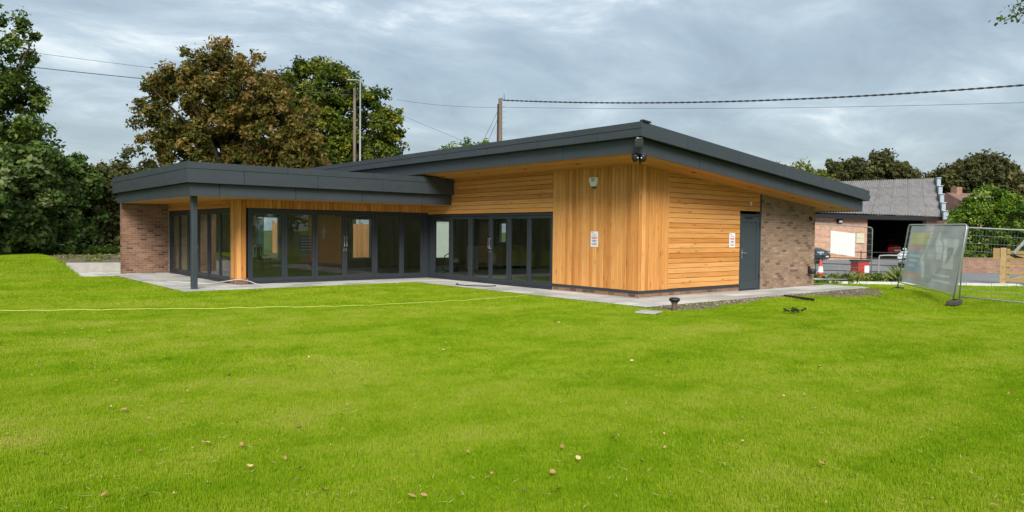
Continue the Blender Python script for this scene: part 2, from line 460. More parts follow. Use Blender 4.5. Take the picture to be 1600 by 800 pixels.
# ------------------------------------------------------------------ mesh helpers
class MB:
    def __init__(s):
        s.v, s.f, s.t, s.tone = [], [], [], []
        s.cur = 0.5

    def add(s, verts, faces):
        o = len(s.v)
        s.v += [tuple(p) for p in verts]
        s.tone += [s.cur] * len(verts)
        s.f += [tuple(i + o for i in f) for f in faces]

    def box(s, x0, x1, y0, y1, z0, z1):
        s.add([(x0, y0, z0), (x1, y0, z0), (x1, y1, z0), (x0, y1, z0), (x0, y0, z1), (x1, y0, z1), (x1, y1, z1), (x0, y1, z1)],
              [(0, 3, 2, 1), (4, 5, 6, 7), (0, 1, 5, 4), (1, 2, 6, 5), (2, 3, 7, 6), (3, 0, 4, 7)])

    def cbox(s, c, d, rot=None):
        """box by centre and size, optionally turned"""
        pts = [Vector((sx * d[0] / 2, sy * d[1] / 2, sz * d[2] / 2)) for sz in (-1, 1) for sx, sy in ((-1, -1), (1, -1), (1, 1), (-1, 1))]
        if rot is not None:
            pts = [rot @ p for p in pts]
        pts = [p + Vector(c) for p in pts]
        s.add(pts, [(0, 3, 2, 1), (4, 5, 6, 7), (0, 1, 5, 4), (1, 2, 6, 5), (2, 3, 7, 6), (3, 0, 4, 7)])

    def prism(s, poly, ext):
        """closed polygon (3-D points) pushed along the vector ext"""
        n = len(poly)
        e = Vector(ext)
        a = [Vector(p) for p in poly]
        s.add(a + [p + e for p in a], [tuple(range(n - 1, -1, -1)), tuple(range(n, 2 * n))] + [(i, (i + 1) % n, n + (i + 1) % n, n + i) for i in range(n)])

    def tube(s, pts, r, n=8, cap=True):
        pts = [Vector(p) for p in pts]
        rs = r if isinstance(r, (list, tuple)) else [r] * len(pts)
        rings = []
        ref = None
        for i, p in enumerate(pts):
            d = (pts[min(i + 1, len(pts) - 1)] - pts[max(i - 1, 0)])
            if d.length < 1e-9:
                d = Vector((0, 0, 1))
            d.normalize()
            if ref is None:
                ref = Vector((0, 0, 1)) if abs(d.z) < 0.9 else Vector((1, 0, 0))
            a = d.cross(ref)
            if a.length < 1e-6:
                ref = Vector((0.3, 0.8, 0.5)); a = d.cross(ref)
            a.normalize()
            b = d.cross(a)
            rings.append([p + (a * math.cos(2 * math.pi * k / n) + b * math.sin(2 * math.pi * k / n)) * rs[i] for k in range(n)])
        vs = [q for r_ in rings for q in r_]
        fs = []
        for i in range(len(rings) - 1):
            for k in range(n):
                fs.append((i * n + k, i * n + (k + 1) % n, (i + 1) * n + (k + 1) % n, (i + 1) * n + k))
        if cap:
            fs.append(tuple(range(n - 1, -1, -1)))
            fs.append(tuple((len(rings) - 1) * n + k for k in range(n)))
        s.add(vs, fs)

    def lathe(s, prof, n=20, axis='Z', c=(0, 0, 0)):
        c = Vector(c)
        vs = []
        for r, h in prof:
            for k in range(n):
                a = 2 * math.pi * k / n
                p = (r * math.cos(a), r * math.sin(a), h)
                if axis == 'Y':
                    p = (p[0], p[2], p[1])
                vs.append(c + Vector(p))
        fs = []
        for i in range(len(prof) - 1):
            for k in range(n):
                fs.append((i * n + k, i * n + (k + 1) % n, (i + 1) * n + (k + 1) % n, (i + 1) * n + k))
        fs.append(tuple(range(n - 1, -1, -1)))
        fs.append(tuple((len(prof) - 1) * n + k for k in range(n)))
        s.add(vs, fs)

    def mesh(s, name, m, smooth=False, fix=False):
        me = bpy.data.meshes.new(name)
        me.from_pydata(s.v, [], s.f)
        a = me.attributes.new('tone', 'FLOAT', 'POINT')
        a.data.foreach_set('value', s.tone)
        if fix:
            import bmesh
            bm = bmesh.new(); bm.from_mesh(me)
            bmesh.ops.recalc_face_normals(bm, faces=bm.faces)
            bm.to_mesh(me); bm.free()
        if m is not None:
            me.materials.append(m)
        if smooth:
            me.polygons.foreach_set('use_smooth', [True] * len(me.polygons))
        return me

    def build(s, name, m, parent=None, loc=(0, 0, 0), smooth=False, fix=True):
        return link(name, s.mesh(name, m, smooth, fix), parent, loc)


def link(name, me, parent=None, loc=(0, 0, 0), rot=(0, 0, 0), scale=None):
    o = bpy.data.objects.new(name, me)
    C.objects.link(o)
    if parent is not None:
        o.parent = parent
    o.location = loc
    o.rotation_euler = rot
    if scale:
        o.scale = scale
    return o


def tag(o, label=None, cat=None, group=None, kind=None):
    if label: o['label'] = label
    if cat: o['category'] = cat
    if group: o['group'] = group
    if kind: o['kind'] = kind
    return o


def thing(name, label, cat, loc=(0, 0, 0), rz=0.0, group=None):
    o = bpy.data.objects.new(name, None)
    C.objects.link(o)
    o.empty_display_size = 0.2
    o.location = loc
    o.rotation_euler = (0, 0, rz)
    return tag(o, label, cat, group)


def copy_tree(o, parent=None):
    c = o.copy()
    C.objects.link(c)
    if parent is not None:
        c.parent = parent
    for ch in [x for x in bpy.data.objects if x.parent == o]:
        copy_tree(ch, c)
    return c


def bevel(o, w, seg=2, ang=40):
    b = o.modifiers.new('bevel', 'BEVEL')
    b.width = w
    b.segments = seg
    b.limit_method = 'ANGLE'
    b.angle_limit = R(ang)
    return o


def smoothstep(e0, e1, x):
    t = np.clip((np.asarray(x, float) - e0) / (e1 - e0), 0, 1)
    return t * t * (3 - 2 * t)


SINY, COSY = math.sin(YAW), math.cos(YAW)


def view(X, Y):
    """sideways and forward distance from where the photographer stands"""
    dx, dy = np.asarray(X, float) - CAM.x, np.asarray(Y, float) - CAM.y
    return dx * COSY - dy * SINY, dx * SINY + dy * COSY


# ------------------------------------------------------------------ terrain
def ground_h(X, Y):
    X = np.asarray(X, float); Y = np.asarray(Y, float)
    cx, cy = view(X, Y)
    away = np.maximum(X - 9.1, -1.45 - Y)
    h = -0.27 * smoothstep(5.5, 11.5, cx) * smoothstep(12, 19, cy) * smoothstep(0.1, 2.4, away)
    edge = smoothstep(0.0, 0.16, -X - 9.23)                       # bank cut off along the paving
    far = 0.45 * smoothstep(18.0, 21.0, Y)
    bank = 0.47 * smoothstep(14.0, 19.5, Y) * np.maximum(edge, far * smoothstep(2.0, -4.0, X))
    h = h + bank
    h = h + 0.018 * np.sin(X * 0.9 + 1.3) * np.sin(Y * 0.75 + 0.4) * smoothstep(1.0, 3.0, np.maximum(-X - 1.5, -Y - 1.5))
    return h


PAVE = [(-1.42, 9.05, -1.42, 0.35), (-1.42, 0.35, -0.1, 7.72), (-8.22, 0.35, 7.70, 9.5), (-8.22, -6.0, 9.4, 16.5), (-9.22, -7.7, 15.15, 17.42)]
HOUSE = [(-0.05, 8.3, -0.05, 17.5), (-6.4, 0.1, 9.15, 16.6), (-7.9, -6.2, 16.1, 16.6)]


def in_rects(X, Y, rects, grow=0.0):
    m = np.zeros(np.shape(X), bool)
    for x0, x1, y0, y1 in rects:
        m |= (X > x0 - grow) & (X < x1 + grow) & (Y > y0 - grow) & (Y < y1 + grow)
    return m


def soil_edge(X):
    return -1.9 - 0.35 * np.exp(-((X + 0.4) / 1.4) ** 2) - 0.55 * np.exp(-((X - 6.6) / 1.5) ** 2) + 0.10 * np.sin(X * 3.1) + 0.06 * np.sin(X * 7.7) + 0.35 * np.exp(-((X - 3.6) / 1.2) ** 2)


def in_soil(X, Y):
    return (X > -1.5) & (X < 8.6) & (Y > soil_edge(X)) & (Y < -1.3)


def grid_mesh(name, xs, ys, hfun, m, smooth=True):
    Xg, Yg = np.meshgrid(xs, ys)
    Z = hfun(Xg, Yg)
    v = np.stack([Xg.ravel(), Yg.ravel(), Z.ravel()], 1)
    nx, ny = len(xs), len(ys)
    i = np.arange(nx * ny).reshape(ny, nx)
    f = np.stack([i[:-1, :-1].ravel(), i[:-1, 1:].ravel(), i[1:, 1:].ravel(), i[1:, :-1].ravel()], 1)
    return raw_mesh(name, v, f, m, smooth)


def raw_mesh(name, v, f, m, smooth=False, tone=None):
    me = bpy.data.meshes.new(name)
    k = f.shape[1]
    me.vertices.add(len(v)); me.loops.add(f.size); me.polygons.add(len(f))
    me.vertices.foreach_set('co', np.ascontiguousarray(v, np.float32).ravel())
    me.loops.foreach_set('vertex_index', np.ascontiguousarray(f, np.int32).ravel())
    me.polygons.foreach_set('loop_start', np.arange(0, f.size, k, dtype=np.int32))
    me.polygons.foreach_set('loop_total', np.full(len(f), k, np.int32))
    if smooth:
        me.polygons.foreach_set('use_smooth', np.ones(len(f), bool))
    me.update(calc_edges=True)
    if tone is not None:
        a = me.attributes.new('tone', 'FLOAT', 'POINT')
        a.data.foreach_set('value', np.ascontiguousarray(tone, np.float32))
    if m is not None:
        me.materials.append(m)
    return me


# wide ground to the horizon, road, kerb
mb = MB(); mb.add([(-900, -900, -0.42), (1100, -900, -0.42), (1100, 1100, -0.42), (-900, 1100, -0.42)], [(0, 1, 2, 3)])
M['field'] = simple('field', (0.10, 0.13, 0.045), 0.95, 0, 0.3, 0.05, 0.1)
tag(mb.build('ground', M['field'], fix=False), kind='structure')


def lawn_h(X, Y):
    h = ground_h(X, Y) - 0.035
    return h


lawn_o = link('lawn', grid_mesh('lawn', np.unique(np.round(np.concatenate([np.arange(-44, 24.01, 0.25), [-9.23, -9.28, -9.32, -9.36, -9.42]]), 3)), np.arange(-28, 34.01, 0.25), lawn_h, M['lawn']))
tag(lawn_o, kind='structure')


def P2(cx, cy, z=0.0):
    """ground point from sideways/forward distance"""
    return Vector((CAM.x + cx * COSY + cy * SINY, CAM.y - cx * SINY + cy * COSY, z))


mb = MB()
mb.prism([P2(8.5, 28.6, -0.235), P2(60, 25.4, -0.235), P2(90, 75, -0.235), P2(4.0, 75, -0.235), P2(5.0, 32, -0.235)], (0, 0, -0.12))
tag(mb.build('road', M['asphalt']), kind='structure')
mb = MB()
for k in range(40):
    a, b = 9.0 + k * 0.915, 9.0 + k * 0.915 + 0.9
    mb.prism([P2(a, 28.55 - (a - 8.5) * 0.062, -0.20), P2(b, 28.55 - (b - 8.5) * 0.062, -0.20), P2(b, 28.40 - (b - 8.5) * 0.062, -0.20), P2(a, 28.40 - (a - 8.5) * 0.062, -0.20)], (0, 0, -0.2))
tag(mb.build('kerb', M['kerb_white']), kind='structure')

# paving: bedding sheet and single slabs
patio = MB()
for i, (x0, x1, y0, y1) in enumerate(PAVE):
    z = -0.012 - 0.0015 * i
    patio.box(x0, x1, y0, y1, z - 0.2, z)
patio_o = tag(patio.build('patio', M['joint']), kind='structure')
slab_cache = {}


def slab(x0, x1, y0, y1):
    key = (round(x1 - x0, 2), round(y1 - y0, 2), rnd.randrange(7))
    if key not in slab_cache:
        s = MB(); s.cur = [0.05, 0.25, 0.4, 0.5, 0.62, 0.8, 1.0][key[2]]
        g = 0.010
        w, d = key[0] - 2 * g, key[1] - 2 * g
        e = 0.004
        s.add([(g, g, -0.045), (g + w, g, -0.045), (g + w, g + d, -0.045), (g, g + d, -0.045), (g, g, -e), (g + w, g, -e), (g + w, g + d, -e), (g, g + d, -e),
               (g + e, g + e, 0), (g + w - e, g + e, 0), (g + w - e, g + d - e, 0), (g + e, g + d - e, 0)],
              [(0, 1, 5, 4), (1, 2, 6, 5), (2, 3, 7, 6), (3, 0, 4, 7), (4, 5, 9, 8), (5, 6, 10, 9), (6, 7, 11, 10), (7, 4, 8, 11), (8, 9, 10, 11)])
        slab_cache[key] = s.mesh('paving_slab', M['paving'])
    link('paving_slab', slab_cache[key], patio_o, (x0, y0, rnd.uniform(-0.0025, 0.0025)), (rnd.uniform(-.002, .002), rnd.uniform(-.002, .002), 0))


def slab_field(x0, x1, y0, y1, along='x', L=0.9, W=0.46):
    if along == 'x':
        rows = max(1, round((y1 - y0) / W)); d = (y1 - y0) / rows
        for r_ in range(rows):
            x = x0 - (L * 0.5 if r_ % 2 else 0)
            while x < x1 - 0.05:
                a, b = max(x, x0), min(x + L, x1)
                if b - a > 0.08:
                    slab(a, b, y0 + r_ * d, y0 + (r_ + 1) * d)
                x += L
    else:
        rows = max(1, round((x1 - x0) / W)); d = (x1 - x0) / rows
        for r_ in range(rows):
            y = y0 - (L * 0.5 if r_ % 2 else 0)
            while y < y1 - 0.05:
                a, b = max(y, y0), min(y + L, y1)
                if b - a > 0.08:
                    slab(x0 + r_ * d, x0 + (r_ + 1) * d, a, b)
                y += L


slab_field(-1.40, 9.0, -1.40, -0.005, 'x')
slab_field(-1.40, -0.005, 0.0, 7.72, 'y')
slab_field(-8.20, 0.0, 7.72, 9.18, 'x')
slab_field(-8.20, -6.36, 9.18, 16.16, 'y')
slab_field(-9.20, -8.22, 15.2, 17.38, 'y')
slab_field(-8.20, -7.0, 16.52, 17.38, 'x')

# soil margin with loose stones
sx = np.arange(-1.5, 8.61, 0.08)
sv, sf = [], []
for i, x in enumerate(sx):
    ye = float(soil_edge(x)) - 0.12
    for j in range(7):
        y = -1.405 + (ye + 1.405) * j / 6
        zb = float(ground_h(x, y))
        sv.append((x, y, zb - 0.012 + rnd.uniform(-0.012, 0.012) - (0.02 if j == 6 else 0)))
for i in range(len(sx) - 1):
    for j in range(6):
        a = i * 7 + j
        sf.append((a, a + 7, a + 8, a + 1))
tag(link('soil_strip', raw_mesh('soil_strip', np.array(sv), np.array(sf), M['soil'], True)), kind='structure')
mb = MB()
for k in range(900):
    x = rnd.uniform(-1.3, 8.4)
    y = rnd.uniform(float(soil_edge(x)), -1.42)
    s = rnd.uniform(0.006, 0.022)
    mb.cur = rnd.random()
    mb.cbox((x, y, float(ground_h(x, y)) - 0.004), (s * 1.5, s, s * 0.8), Matrix.Rotation(rnd.uniform(0, 6.28), 3, 'Z') @ Matrix.Rotation(rnd.uniform(-.6, .6), 3, 'X'))
M['pebble'] = attr_mat('pebble', [(0, (0.12, 0.10, 0.08)), (0.6, (0.25, 0.22, 0.17)), (1, (0.48, 0.44, 0.37))], 0.9, 40, 0.2, bmp=0)
tag(mb.build('soil_stones', M['pebble'], fix=False), 'small loose stones in the bare soil beside the paving', 'stones', kind='stuff')

# soil bed behind the little retaining wall
tag(link('soil_bed', grid_mesh('soil_bed', np.arange(-9.2, 2.0, 0.25), np.arange(17.5, 24.0, 0.25), lambda X, Y: 0.30 + 0.10 * smoothstep(17.5, 22, Y) + 0.03 * np.sin(X * 4.1 + Y * 2.3) + 0.02 * np.sin(Y * 5.3), M['soil'])), kind='structure')
rw = tag(MB().build('retaining_wall', None), 'low pale concrete retaining wall between the paving and the planted bank', 'wall') if False else None
mb = MB()
mb.prism([(-9.32, 17.40, -0.1), (-9.30, 17.40, 0.345), (-6.0, 17.40, 0.30), (-6.0, 17.40, -0.1)], (0, 0.14, 0))
o = mb.build('retaining_wall', M['concrete'])
tag(bevel(o, 0.01), 'low pale concrete retaining wall between the paving and the planted bank', 'wall')

# ------------------------------------------------------------------ building
bld = thing('community_building', 'single storey timber clad building with dark grey overhanging roofs and glazed doors', 'building')
ZC, KS = 3.204, 0.0964          # main soffit height at the wall corner, fall per metre towards the low end
BOARD, THK = 0.1270, 0.022
board_cache = {}


def board_mesh(L, key, m, w=BOARD, th=THK, gap=0.007):
    """board along local X, face towards -Y, wide along Z"""
    k = (round(L, 3), key, w)
    if k not in board_cache:
        s = MB()
        g, c = gap / 2, 0.008
        prof = [(0.0, g), (0.0, w - g), (-th + c, w - g), (-th, w - g - c), (-th, g + c), (-th + c, g)]
        s.prism([(0, y, z) for y, z in prof], (L, 0, 0))
        board_cache[k] = s.mesh('timber_board', m, fix=True)
    return board_cache[k]


def hboard(x0, x1, face, pos, z, m=None, name='timber_board', parent=None):
    """horizontal board. face 'R': wall plane y=pos looking to -y; face 'L': wall plane x=pos looking to -x"""
    me = board_mesh(abs(x1 - x0), 'h' + (m or 'timber'), M[m or 'timber'])
    if face == 'R':
        return link(name, me, parent or bld, (x0, pos + rnd.uniform(0, 0.002), z))
    return link(name, me, parent or bld, (pos + rnd.uniform(0, 0.002), x1, z), (0, 0, -math.pi / 2))


def vboard(u, z0, z1, face, pos, m=None, name='timber_board', parent=None):
    me = board_mesh(z1 - z0, 'v' + (m or 'timber'), M[m or 'timber'])
    if face == 'R':
        # local X -> up, local Z -> -x
        return link(name, me, parent or bld, (u + BOARD, pos + rnd.uniform(0, 0.002), z0), (0, -math.pi / 2, 0))
    mt = Matrix(((0, 1, 0), (0, 0, 1), (1, 0, 0)))   # columns: local X->+z, Y->+x, Z->+y
    o = link(name, me, parent or bld)
    o.rotation_euler = mt.to_euler()
    o.location = (pos + rnd.uniform(0, 0.002), u, z0)
    return o


ZB = 0.178                       # bottom of the cladding
# vertical boards round the corner: left face (x=0) and right face (y=0)
n = 24
w_l = 3.03 / n
for i in range(n):
    u = 0.012 + i * BOARD
    if u + BOARD < 3.035:
        vboard(u, ZB, ZC + 0.05, 'L', 0.0)
vboard(3.035 - BOARD, ZB, ZC + 0.05, 'L', 0.004)
for i in range(9):
    vboard(0.0 + i * BOARD - 0.045, ZB, ZC - KS * i * BOARD + 0.05, 'R', 0.0)
# horizontal boards right face
z = ZB
while z < 3.12:
    bmax = (ZC + 0.05 - z) / KS
    x1 = min(4.165 if z < 2.13 else 5.15, bmax)
    if x1 > 1.3:
        if z < 2.2 or x1 < 4.6:
            j = rnd.choice([2.6, 3.1, 3.6])
            hboard(1.062, x1, 'R', 0.004, z)
        else:
            hboard(1.062, x1, 'R', 0.004, z)
    z += BOARD
# horizontal boards above the courtyard doors on the left face
z = 2.115
while z < 3.25:
    hboard(3.04, 9.20, 'L', 0.004, z)
    z += BOARD
# vertical boards over the wing doors
i = 0
u = -6.36 + 2 * BOARD
while u < -0.03:
    vboard(u, 2.17, 2.46, 'R', 9.215)
    u += BOARD
for i in range(2):
    vboard(-6.36 + i * BOARD, 0.16, 2.46, 'R', 9.213)
for i in range(4):
    vboard(9.235 + i * BOARD + 0.002, 0.16, 2.46, 'L', -6.341)
z = 2.17
while z < 2.44:
    hboard(9.79, 16.16, 'L', -6.341, z)
    z += BOARD

# carcass behind the boards, plinth strip, dark reveals
s = MB()
s.box(0.006, 0.16, 0.03, 3.03, 0.0, ZC + 0.08)
s.box(0.03, 4.17, 0.008, 0.16, 0.0, 2.78)
s.prism([(0.03, 0.009, 2.70), (5.2, 0.009, 2.70), (5.2, 0.009, ZC - KS * 5.2 + 0.06), (0.03, 0.009, ZC + 0.06)], (0, 0.15, 0))
s.box(0.008, 0.16, 3.02, 16.3, 2.11, ZC + 0.07)
s.box(-6.3, 0.0, 9.22, 9.36, 2.17, 2.44)
s.box(-6.3, -6.06, 9.22, 9.36, 0.0, 2.30)
s.box(-6.335, -6.2, 9.36, 9.82, 0.0, 2.30)
s.box(-6.335, -6.2, 9.3, 16.2, 2.17, 2.44)
s.build('carcass', M['dark_void'], bld)
s = MB()
s.box(-0.045, 0.0, -0.045, 3.04, 0.112, 0.172)
s.box(0.0, 4.17, -0.045, 0.0, 0.112, 0.172)
bevel(s.build('cladding_sill', M['frame_grey'], bld), 0.006, 1)
s = MB()
s.box(5.135, 5.222, -0.02, 0.03, 2.13, 2.74)
s.build('reveal_trim', M['frame_grey'], bld)

# ---- bricks
BL, BH, BW = 0.215, 0.065, 0.1025
brick_cache = {}


def brick_mesh(L, m, v, depth=BW):
    k = (round(L, 3), m, v, depth)
    if k not in brick_cache:
        s = MB(); s.cur = v
        c = 0.005
        d = depth
        s.add([(c, 0, c), (L - c, 0, c), (L - c, 0, BH - c), (c, 0, BH - c), (0, c, 0), (L, c, 0), (L, c, BH), (0, c, BH), (0, d, 0), (L, d, 0), (L, d, BH), (0, d, BH)],
              [(0, 1, 2, 3), (4, 5, 1, 0), (5, 6, 2, 1), (6, 7, 3, 2), (7, 4, 0, 3), (4, 8, 9, 5), (5, 9, 10, 6), (6, 10, 11, 7), (7, 11, 8, 4), (8, 11, 10, 9)])
        brick_cache[k] = s.mesh('brick', M[m])
    return brick_cache[k]


TONES = [0.08, 0.28, 0.38, 0.44, 0.48, 0.5, 0.54, 0.6, 0.66, 0.72, 0.85]


def brick(x, y, z, L, m, parent, rz=0.0, depth=BW):
    return link('brick', brick_mesh(L, m, rnd.choice(TONES), depth), parent, (x, y, z), (0, 0, rz))


# plinth courses under the corner cladding
zz = 0.028
x = 0.0
k = 0
while x < 4.13:
    L = min(BL, 4.15 - x)
    if L > 0.03:
        brick(x, -0.028 + rnd.uniform(0, .003), zz, L, 'brick_red', bld)
    x += BL + 0.01
y = BW - 0.02
while y < 3.0:
    L = min(BL, 3.03 - y)
    if L > 0.03:
        brick(-0.028 + rnd.uniform(0, .003), y + L, zz, L, 'brick_red', bld, -math.pi / 2)
    y += BL + 0.01
brick(-0.028, BW - 0.028, zz, BW, 'brick_red', bld, -math.pi / 2, 0.028)
s = MB(); s.box(-0.018, 0.02, -0.018, 3.03, 0.0, 0.112); s.box(0.02, 4.16, -0.018, 0.02, 0.0, 0.111)
s.build('mortar_bed', M['mortar'], bld)
# post base
for q in range(2):
    brick(-6.372, 9.186, 0.012 + q * 0.075, 0.215, 'brick_red', bld)
    brick(-6.147, 9.186, 0.012 + q * 0.075, 0.1025, 'brick_red', bld)
    brick(-6.372, 9.80 - 0.0, 0.012 + q * 0.075, 0.215, 'brick_red', bld, -math.pi / 2)
    brick(-6.372, 9.575, 0.012 + q * 0.075, 0.215, 'brick_red', bld, -math.pi / 2)
s = MB(); s.box(-6.36, -6.05, 9.2, 9.30, 0.0, 0.158); s.box(-6.36, -6.2, 9.30, 9.80, 0.0, 0.157)
s.build('mortar_bed', M['mortar'], bld)

# fin wall of single bricks at the far left
fin_z, crs = 0.006, 0
while fin_z < 2.39:
    x = -7.821
    first = True
    while x < -6.36:
        L = BL
        if first and crs % 2:
            L = BW
        L = min(L, -6.345 - x)
        if L > 0.03:
            brick(x, 16.181 + rnd.uniform(0, .004), fin_z, L, 'brick_red', bld)
        x += L + 0.01
        first = False
    fin_z += 0.075
    crs += 1
s = MB(); s.box(-7.812, -6.30, 16.190, 16.50, 0.0, 2.44)
s.build('fin_wall', M['mortar'], bld)
s = MB()
for c_ in range(32):
    for y0, y1 in ((16.30, 16.40), (16.41, 16.512)) if c_ % 2 else ((16.294, 16.512),):
        s.cur = rnd.choice(TONES); s.box(-7.821, -7.70, y0, y1, 0.006 + c_ * 0.075, 0.071 + c_ * 0.075)
tag(s.build('end_bricks', M['brick_red'], bld, fix=False), kind='stuff')

# brick panel to the right of the door (too fine to pick apart: one part)
s = MB()
c_, zq = 0, 0.006
while zq < 2.72:
    x = 5.226 - (0.1125 if c_ % 2 else 0)
    lim = 8.204
    while x < lim:
        a, b = max(x, 5.226), min(x + BL, lim)
        zt = ZC - KS * a + 0.05
        if b - a > 0.03 and zq < zt:
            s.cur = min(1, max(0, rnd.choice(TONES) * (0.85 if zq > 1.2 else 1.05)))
            j = rnd.uniform(0, .004)
            s.box(a, b, -0.03 + j, 0.06, zq, zq + BH)
        x += BL + 0.01
    zq += 0.075
    c_ += 1
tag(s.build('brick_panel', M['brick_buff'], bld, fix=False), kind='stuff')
s = MB()
s.prism([(5.224, -0.021, 0), (8.197, -0.021, 0), (8.197, -0.021, ZC - KS * 8.2 + 0.05), (5.224, -0.021, ZC - KS * 5.22 + 0.05)], (0, 0.2, 0))
s.build('mortar_bed', M['mortar'], bld)
s = MB()
s.box(8.0, 8.2, 0.17, 17.3, 2.1, 2.45)
s.box(8.0, 8.2, 0.17, 3.6, 0, 2.1); s.box(8.0, 8.2, 11.4, 14.80, 0, 2.1); s.box(8.0, 8.2, 15.5, 17.3, 0, 2.1); s.box(8.0, 8.2, 14.80, 15.5, 0, 1.02)
s.build('side_wall', M['brick_low'], bld)

# ---- fascias: upper band with overhang, lower band set back, each panel its own part
CAP = 0.012


def fascia(p0, p1, z0t, z1t, h, inward, step=2.05, first=None, thick=0.03, name='fascia_panel', gap=0.012):
    """panels from p0 to p1 (x, y); top height goes z0t -> z1t; h tall; 'inward' is the side away from the face"""
    p0, p1 = Vector((p0[0], p0[1])), Vector((p1[0], p1[1]))
    Ltot = (p1 - p0).length
    cuts = [0.0]
    c = first if first else step
    while c < Ltot - 0.15:
        cuts.append(c); c += step
    cuts.append(Ltot)
    for a, b in zip(cuts[:-1], cuts[1:]):
        a2, b2 = a + (gap / 2 if a > 0 else 0), b - (gap / 2 if b < Ltot else 0)
        pa, pb = p0.lerp(p1, a2 / Ltot), p0.lerp(p1, b2 / Ltot)
        za, zb = z0t + (z1t - z0t) * a2 / Ltot, z0t + (z1t - z0t) * b2 / Ltot
        s = MB()
        j = rnd.uniform(0, 0.002)
        iv = Vector((inward[0], inward[1], 0))
        s.prism([Vector((pa.x, pa.y, za - h)) + iv * j, Vector((pb.x, pb.y, zb - h)) + iv * j, Vector((pb.x, pb.y, zb)) + iv * j, Vector((pa.x, pa.y, za)) + iv * j], iv * thick)
        s.build(name, M['clad_grey'], bld)


# main roof numbers
MX, MY = -1.371, -1.185          # outer faces of the upper band
LX, LY = -1.218, -0.995          # outer faces of the lower band
ME, MLE = 9.275, 9.241           # low end
MB_END = 18.0
Z0, Z1, Z2 = 3.961, 3.650, 3.322
fall = lambda b: -KS * (b - MX)
# left (high) eave: cap strip and band below
fascia((MX - 0.012, MY - 0.012), (MX - 0.012, MB_END), Z0, Z0, 0.135, (1, 0), name='fascia_cap')
fascia((MX, MY), (MX, MB_END), Z0 - 0.135, Z0 - 0.135, Z0 - 0.135 - Z1, (1, 0), first=1.3)
# right verge following the fall
fascia((MX, MY), (ME, MY), Z0, Z0 + fall(ME), Z0 - Z1, (0, 1), first=1.62, step=2.06)
# lower bands
fascia((LX, LY), (LX, MB_END - 0.2), Z1 - 0.002, Z1 - 0.002, Z1 - Z2, (1, 0), first=2.4)
fascia((LX, LY), (MLE, LY), Z1 - KS * (LX - MX) - 0.002, Z1 + fall(MLE), Z1 - Z2, (0, 1), first=2.17, step=2.06)
# low eave and rear ends
fascia((ME, MY), (ME, MB_END), Z0 + fall(ME), Z0 + fall(ME), Z0 - Z1, (-1, 0))
fascia((MLE, LY), (MLE, MB_END - 0.2), Z1 + fall(MLE), Z1 + fall(MLE), Z1 - Z2, (-1, 0))
fascia((MX, MB_END), (ME, MB_END), Z0, Z0 + fall(ME), Z0 - Z1, (0, -1))
# underside of the overhanging lip and roof deck
s = MB()


def slope_sheet(x0, x1, y0, y1, zref, th):
    s.prism([(x0, y0, zref + fall(x0)), (x1, y0, zref + fall(x1)), (x1, y1, zref + fall(x1)), (x0, y1, zref + fall(x0))], (0, 0, -th))


slope_sheet(MX + 0.026, ME - 0.026, MY + 0.026, MB_END - 0.026, Z0 - 0.004, 0.05)
slope_sheet(MX + 0.026, ME - 0.026, MY + 0.026, MB_END - 0.026, Z1 + 0.045, 0.03)
s.build('roof', M['clad_grey'], bld)
s = MB()
s.cbox((-1.22, -1.17, Z0 + 0.01), (0.26, 0.10, 0.035), Matrix.Rotation(0.09, 3, 'Y'))
s.build('roof_bracket', M['black_plastic'], bld)
s = MB(); s.tube([(ME + 0.05, MY + 0.02, Z0 + fall(ME) - 0.20), (ME + 0.05, 6, Z0 + fall(ME) - 0.20)], 0.05, 10)
s.build('gutter', M['black_plastic'], bld)

# sloping soffit planks
SB = 0.142


def zs(x):
    return ZC - KS * x


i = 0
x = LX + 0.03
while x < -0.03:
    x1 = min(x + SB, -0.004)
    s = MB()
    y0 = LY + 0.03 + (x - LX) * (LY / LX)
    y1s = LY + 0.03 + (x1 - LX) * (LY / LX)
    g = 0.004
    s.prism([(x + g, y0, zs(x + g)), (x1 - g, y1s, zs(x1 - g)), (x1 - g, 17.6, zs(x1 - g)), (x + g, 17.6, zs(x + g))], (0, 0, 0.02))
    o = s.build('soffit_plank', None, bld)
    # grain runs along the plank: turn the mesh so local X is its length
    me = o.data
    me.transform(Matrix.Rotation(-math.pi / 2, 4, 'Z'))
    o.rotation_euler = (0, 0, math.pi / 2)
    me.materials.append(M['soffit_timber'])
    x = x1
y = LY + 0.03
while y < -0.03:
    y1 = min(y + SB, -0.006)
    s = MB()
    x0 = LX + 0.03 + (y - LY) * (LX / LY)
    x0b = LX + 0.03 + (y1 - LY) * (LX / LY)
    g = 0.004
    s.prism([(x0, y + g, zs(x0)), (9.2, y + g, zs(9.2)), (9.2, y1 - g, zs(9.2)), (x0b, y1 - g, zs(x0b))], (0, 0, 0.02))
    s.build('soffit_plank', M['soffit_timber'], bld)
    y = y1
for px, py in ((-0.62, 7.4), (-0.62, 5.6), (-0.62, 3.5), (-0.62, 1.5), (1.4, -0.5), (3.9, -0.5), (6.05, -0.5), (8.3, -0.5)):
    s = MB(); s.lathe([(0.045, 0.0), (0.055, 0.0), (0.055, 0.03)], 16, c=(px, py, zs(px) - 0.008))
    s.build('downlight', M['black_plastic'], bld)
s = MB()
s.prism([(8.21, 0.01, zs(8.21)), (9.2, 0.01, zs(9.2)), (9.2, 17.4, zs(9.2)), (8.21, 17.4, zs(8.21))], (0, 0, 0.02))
s.build('soffit', M['soffit_timber'], bld)

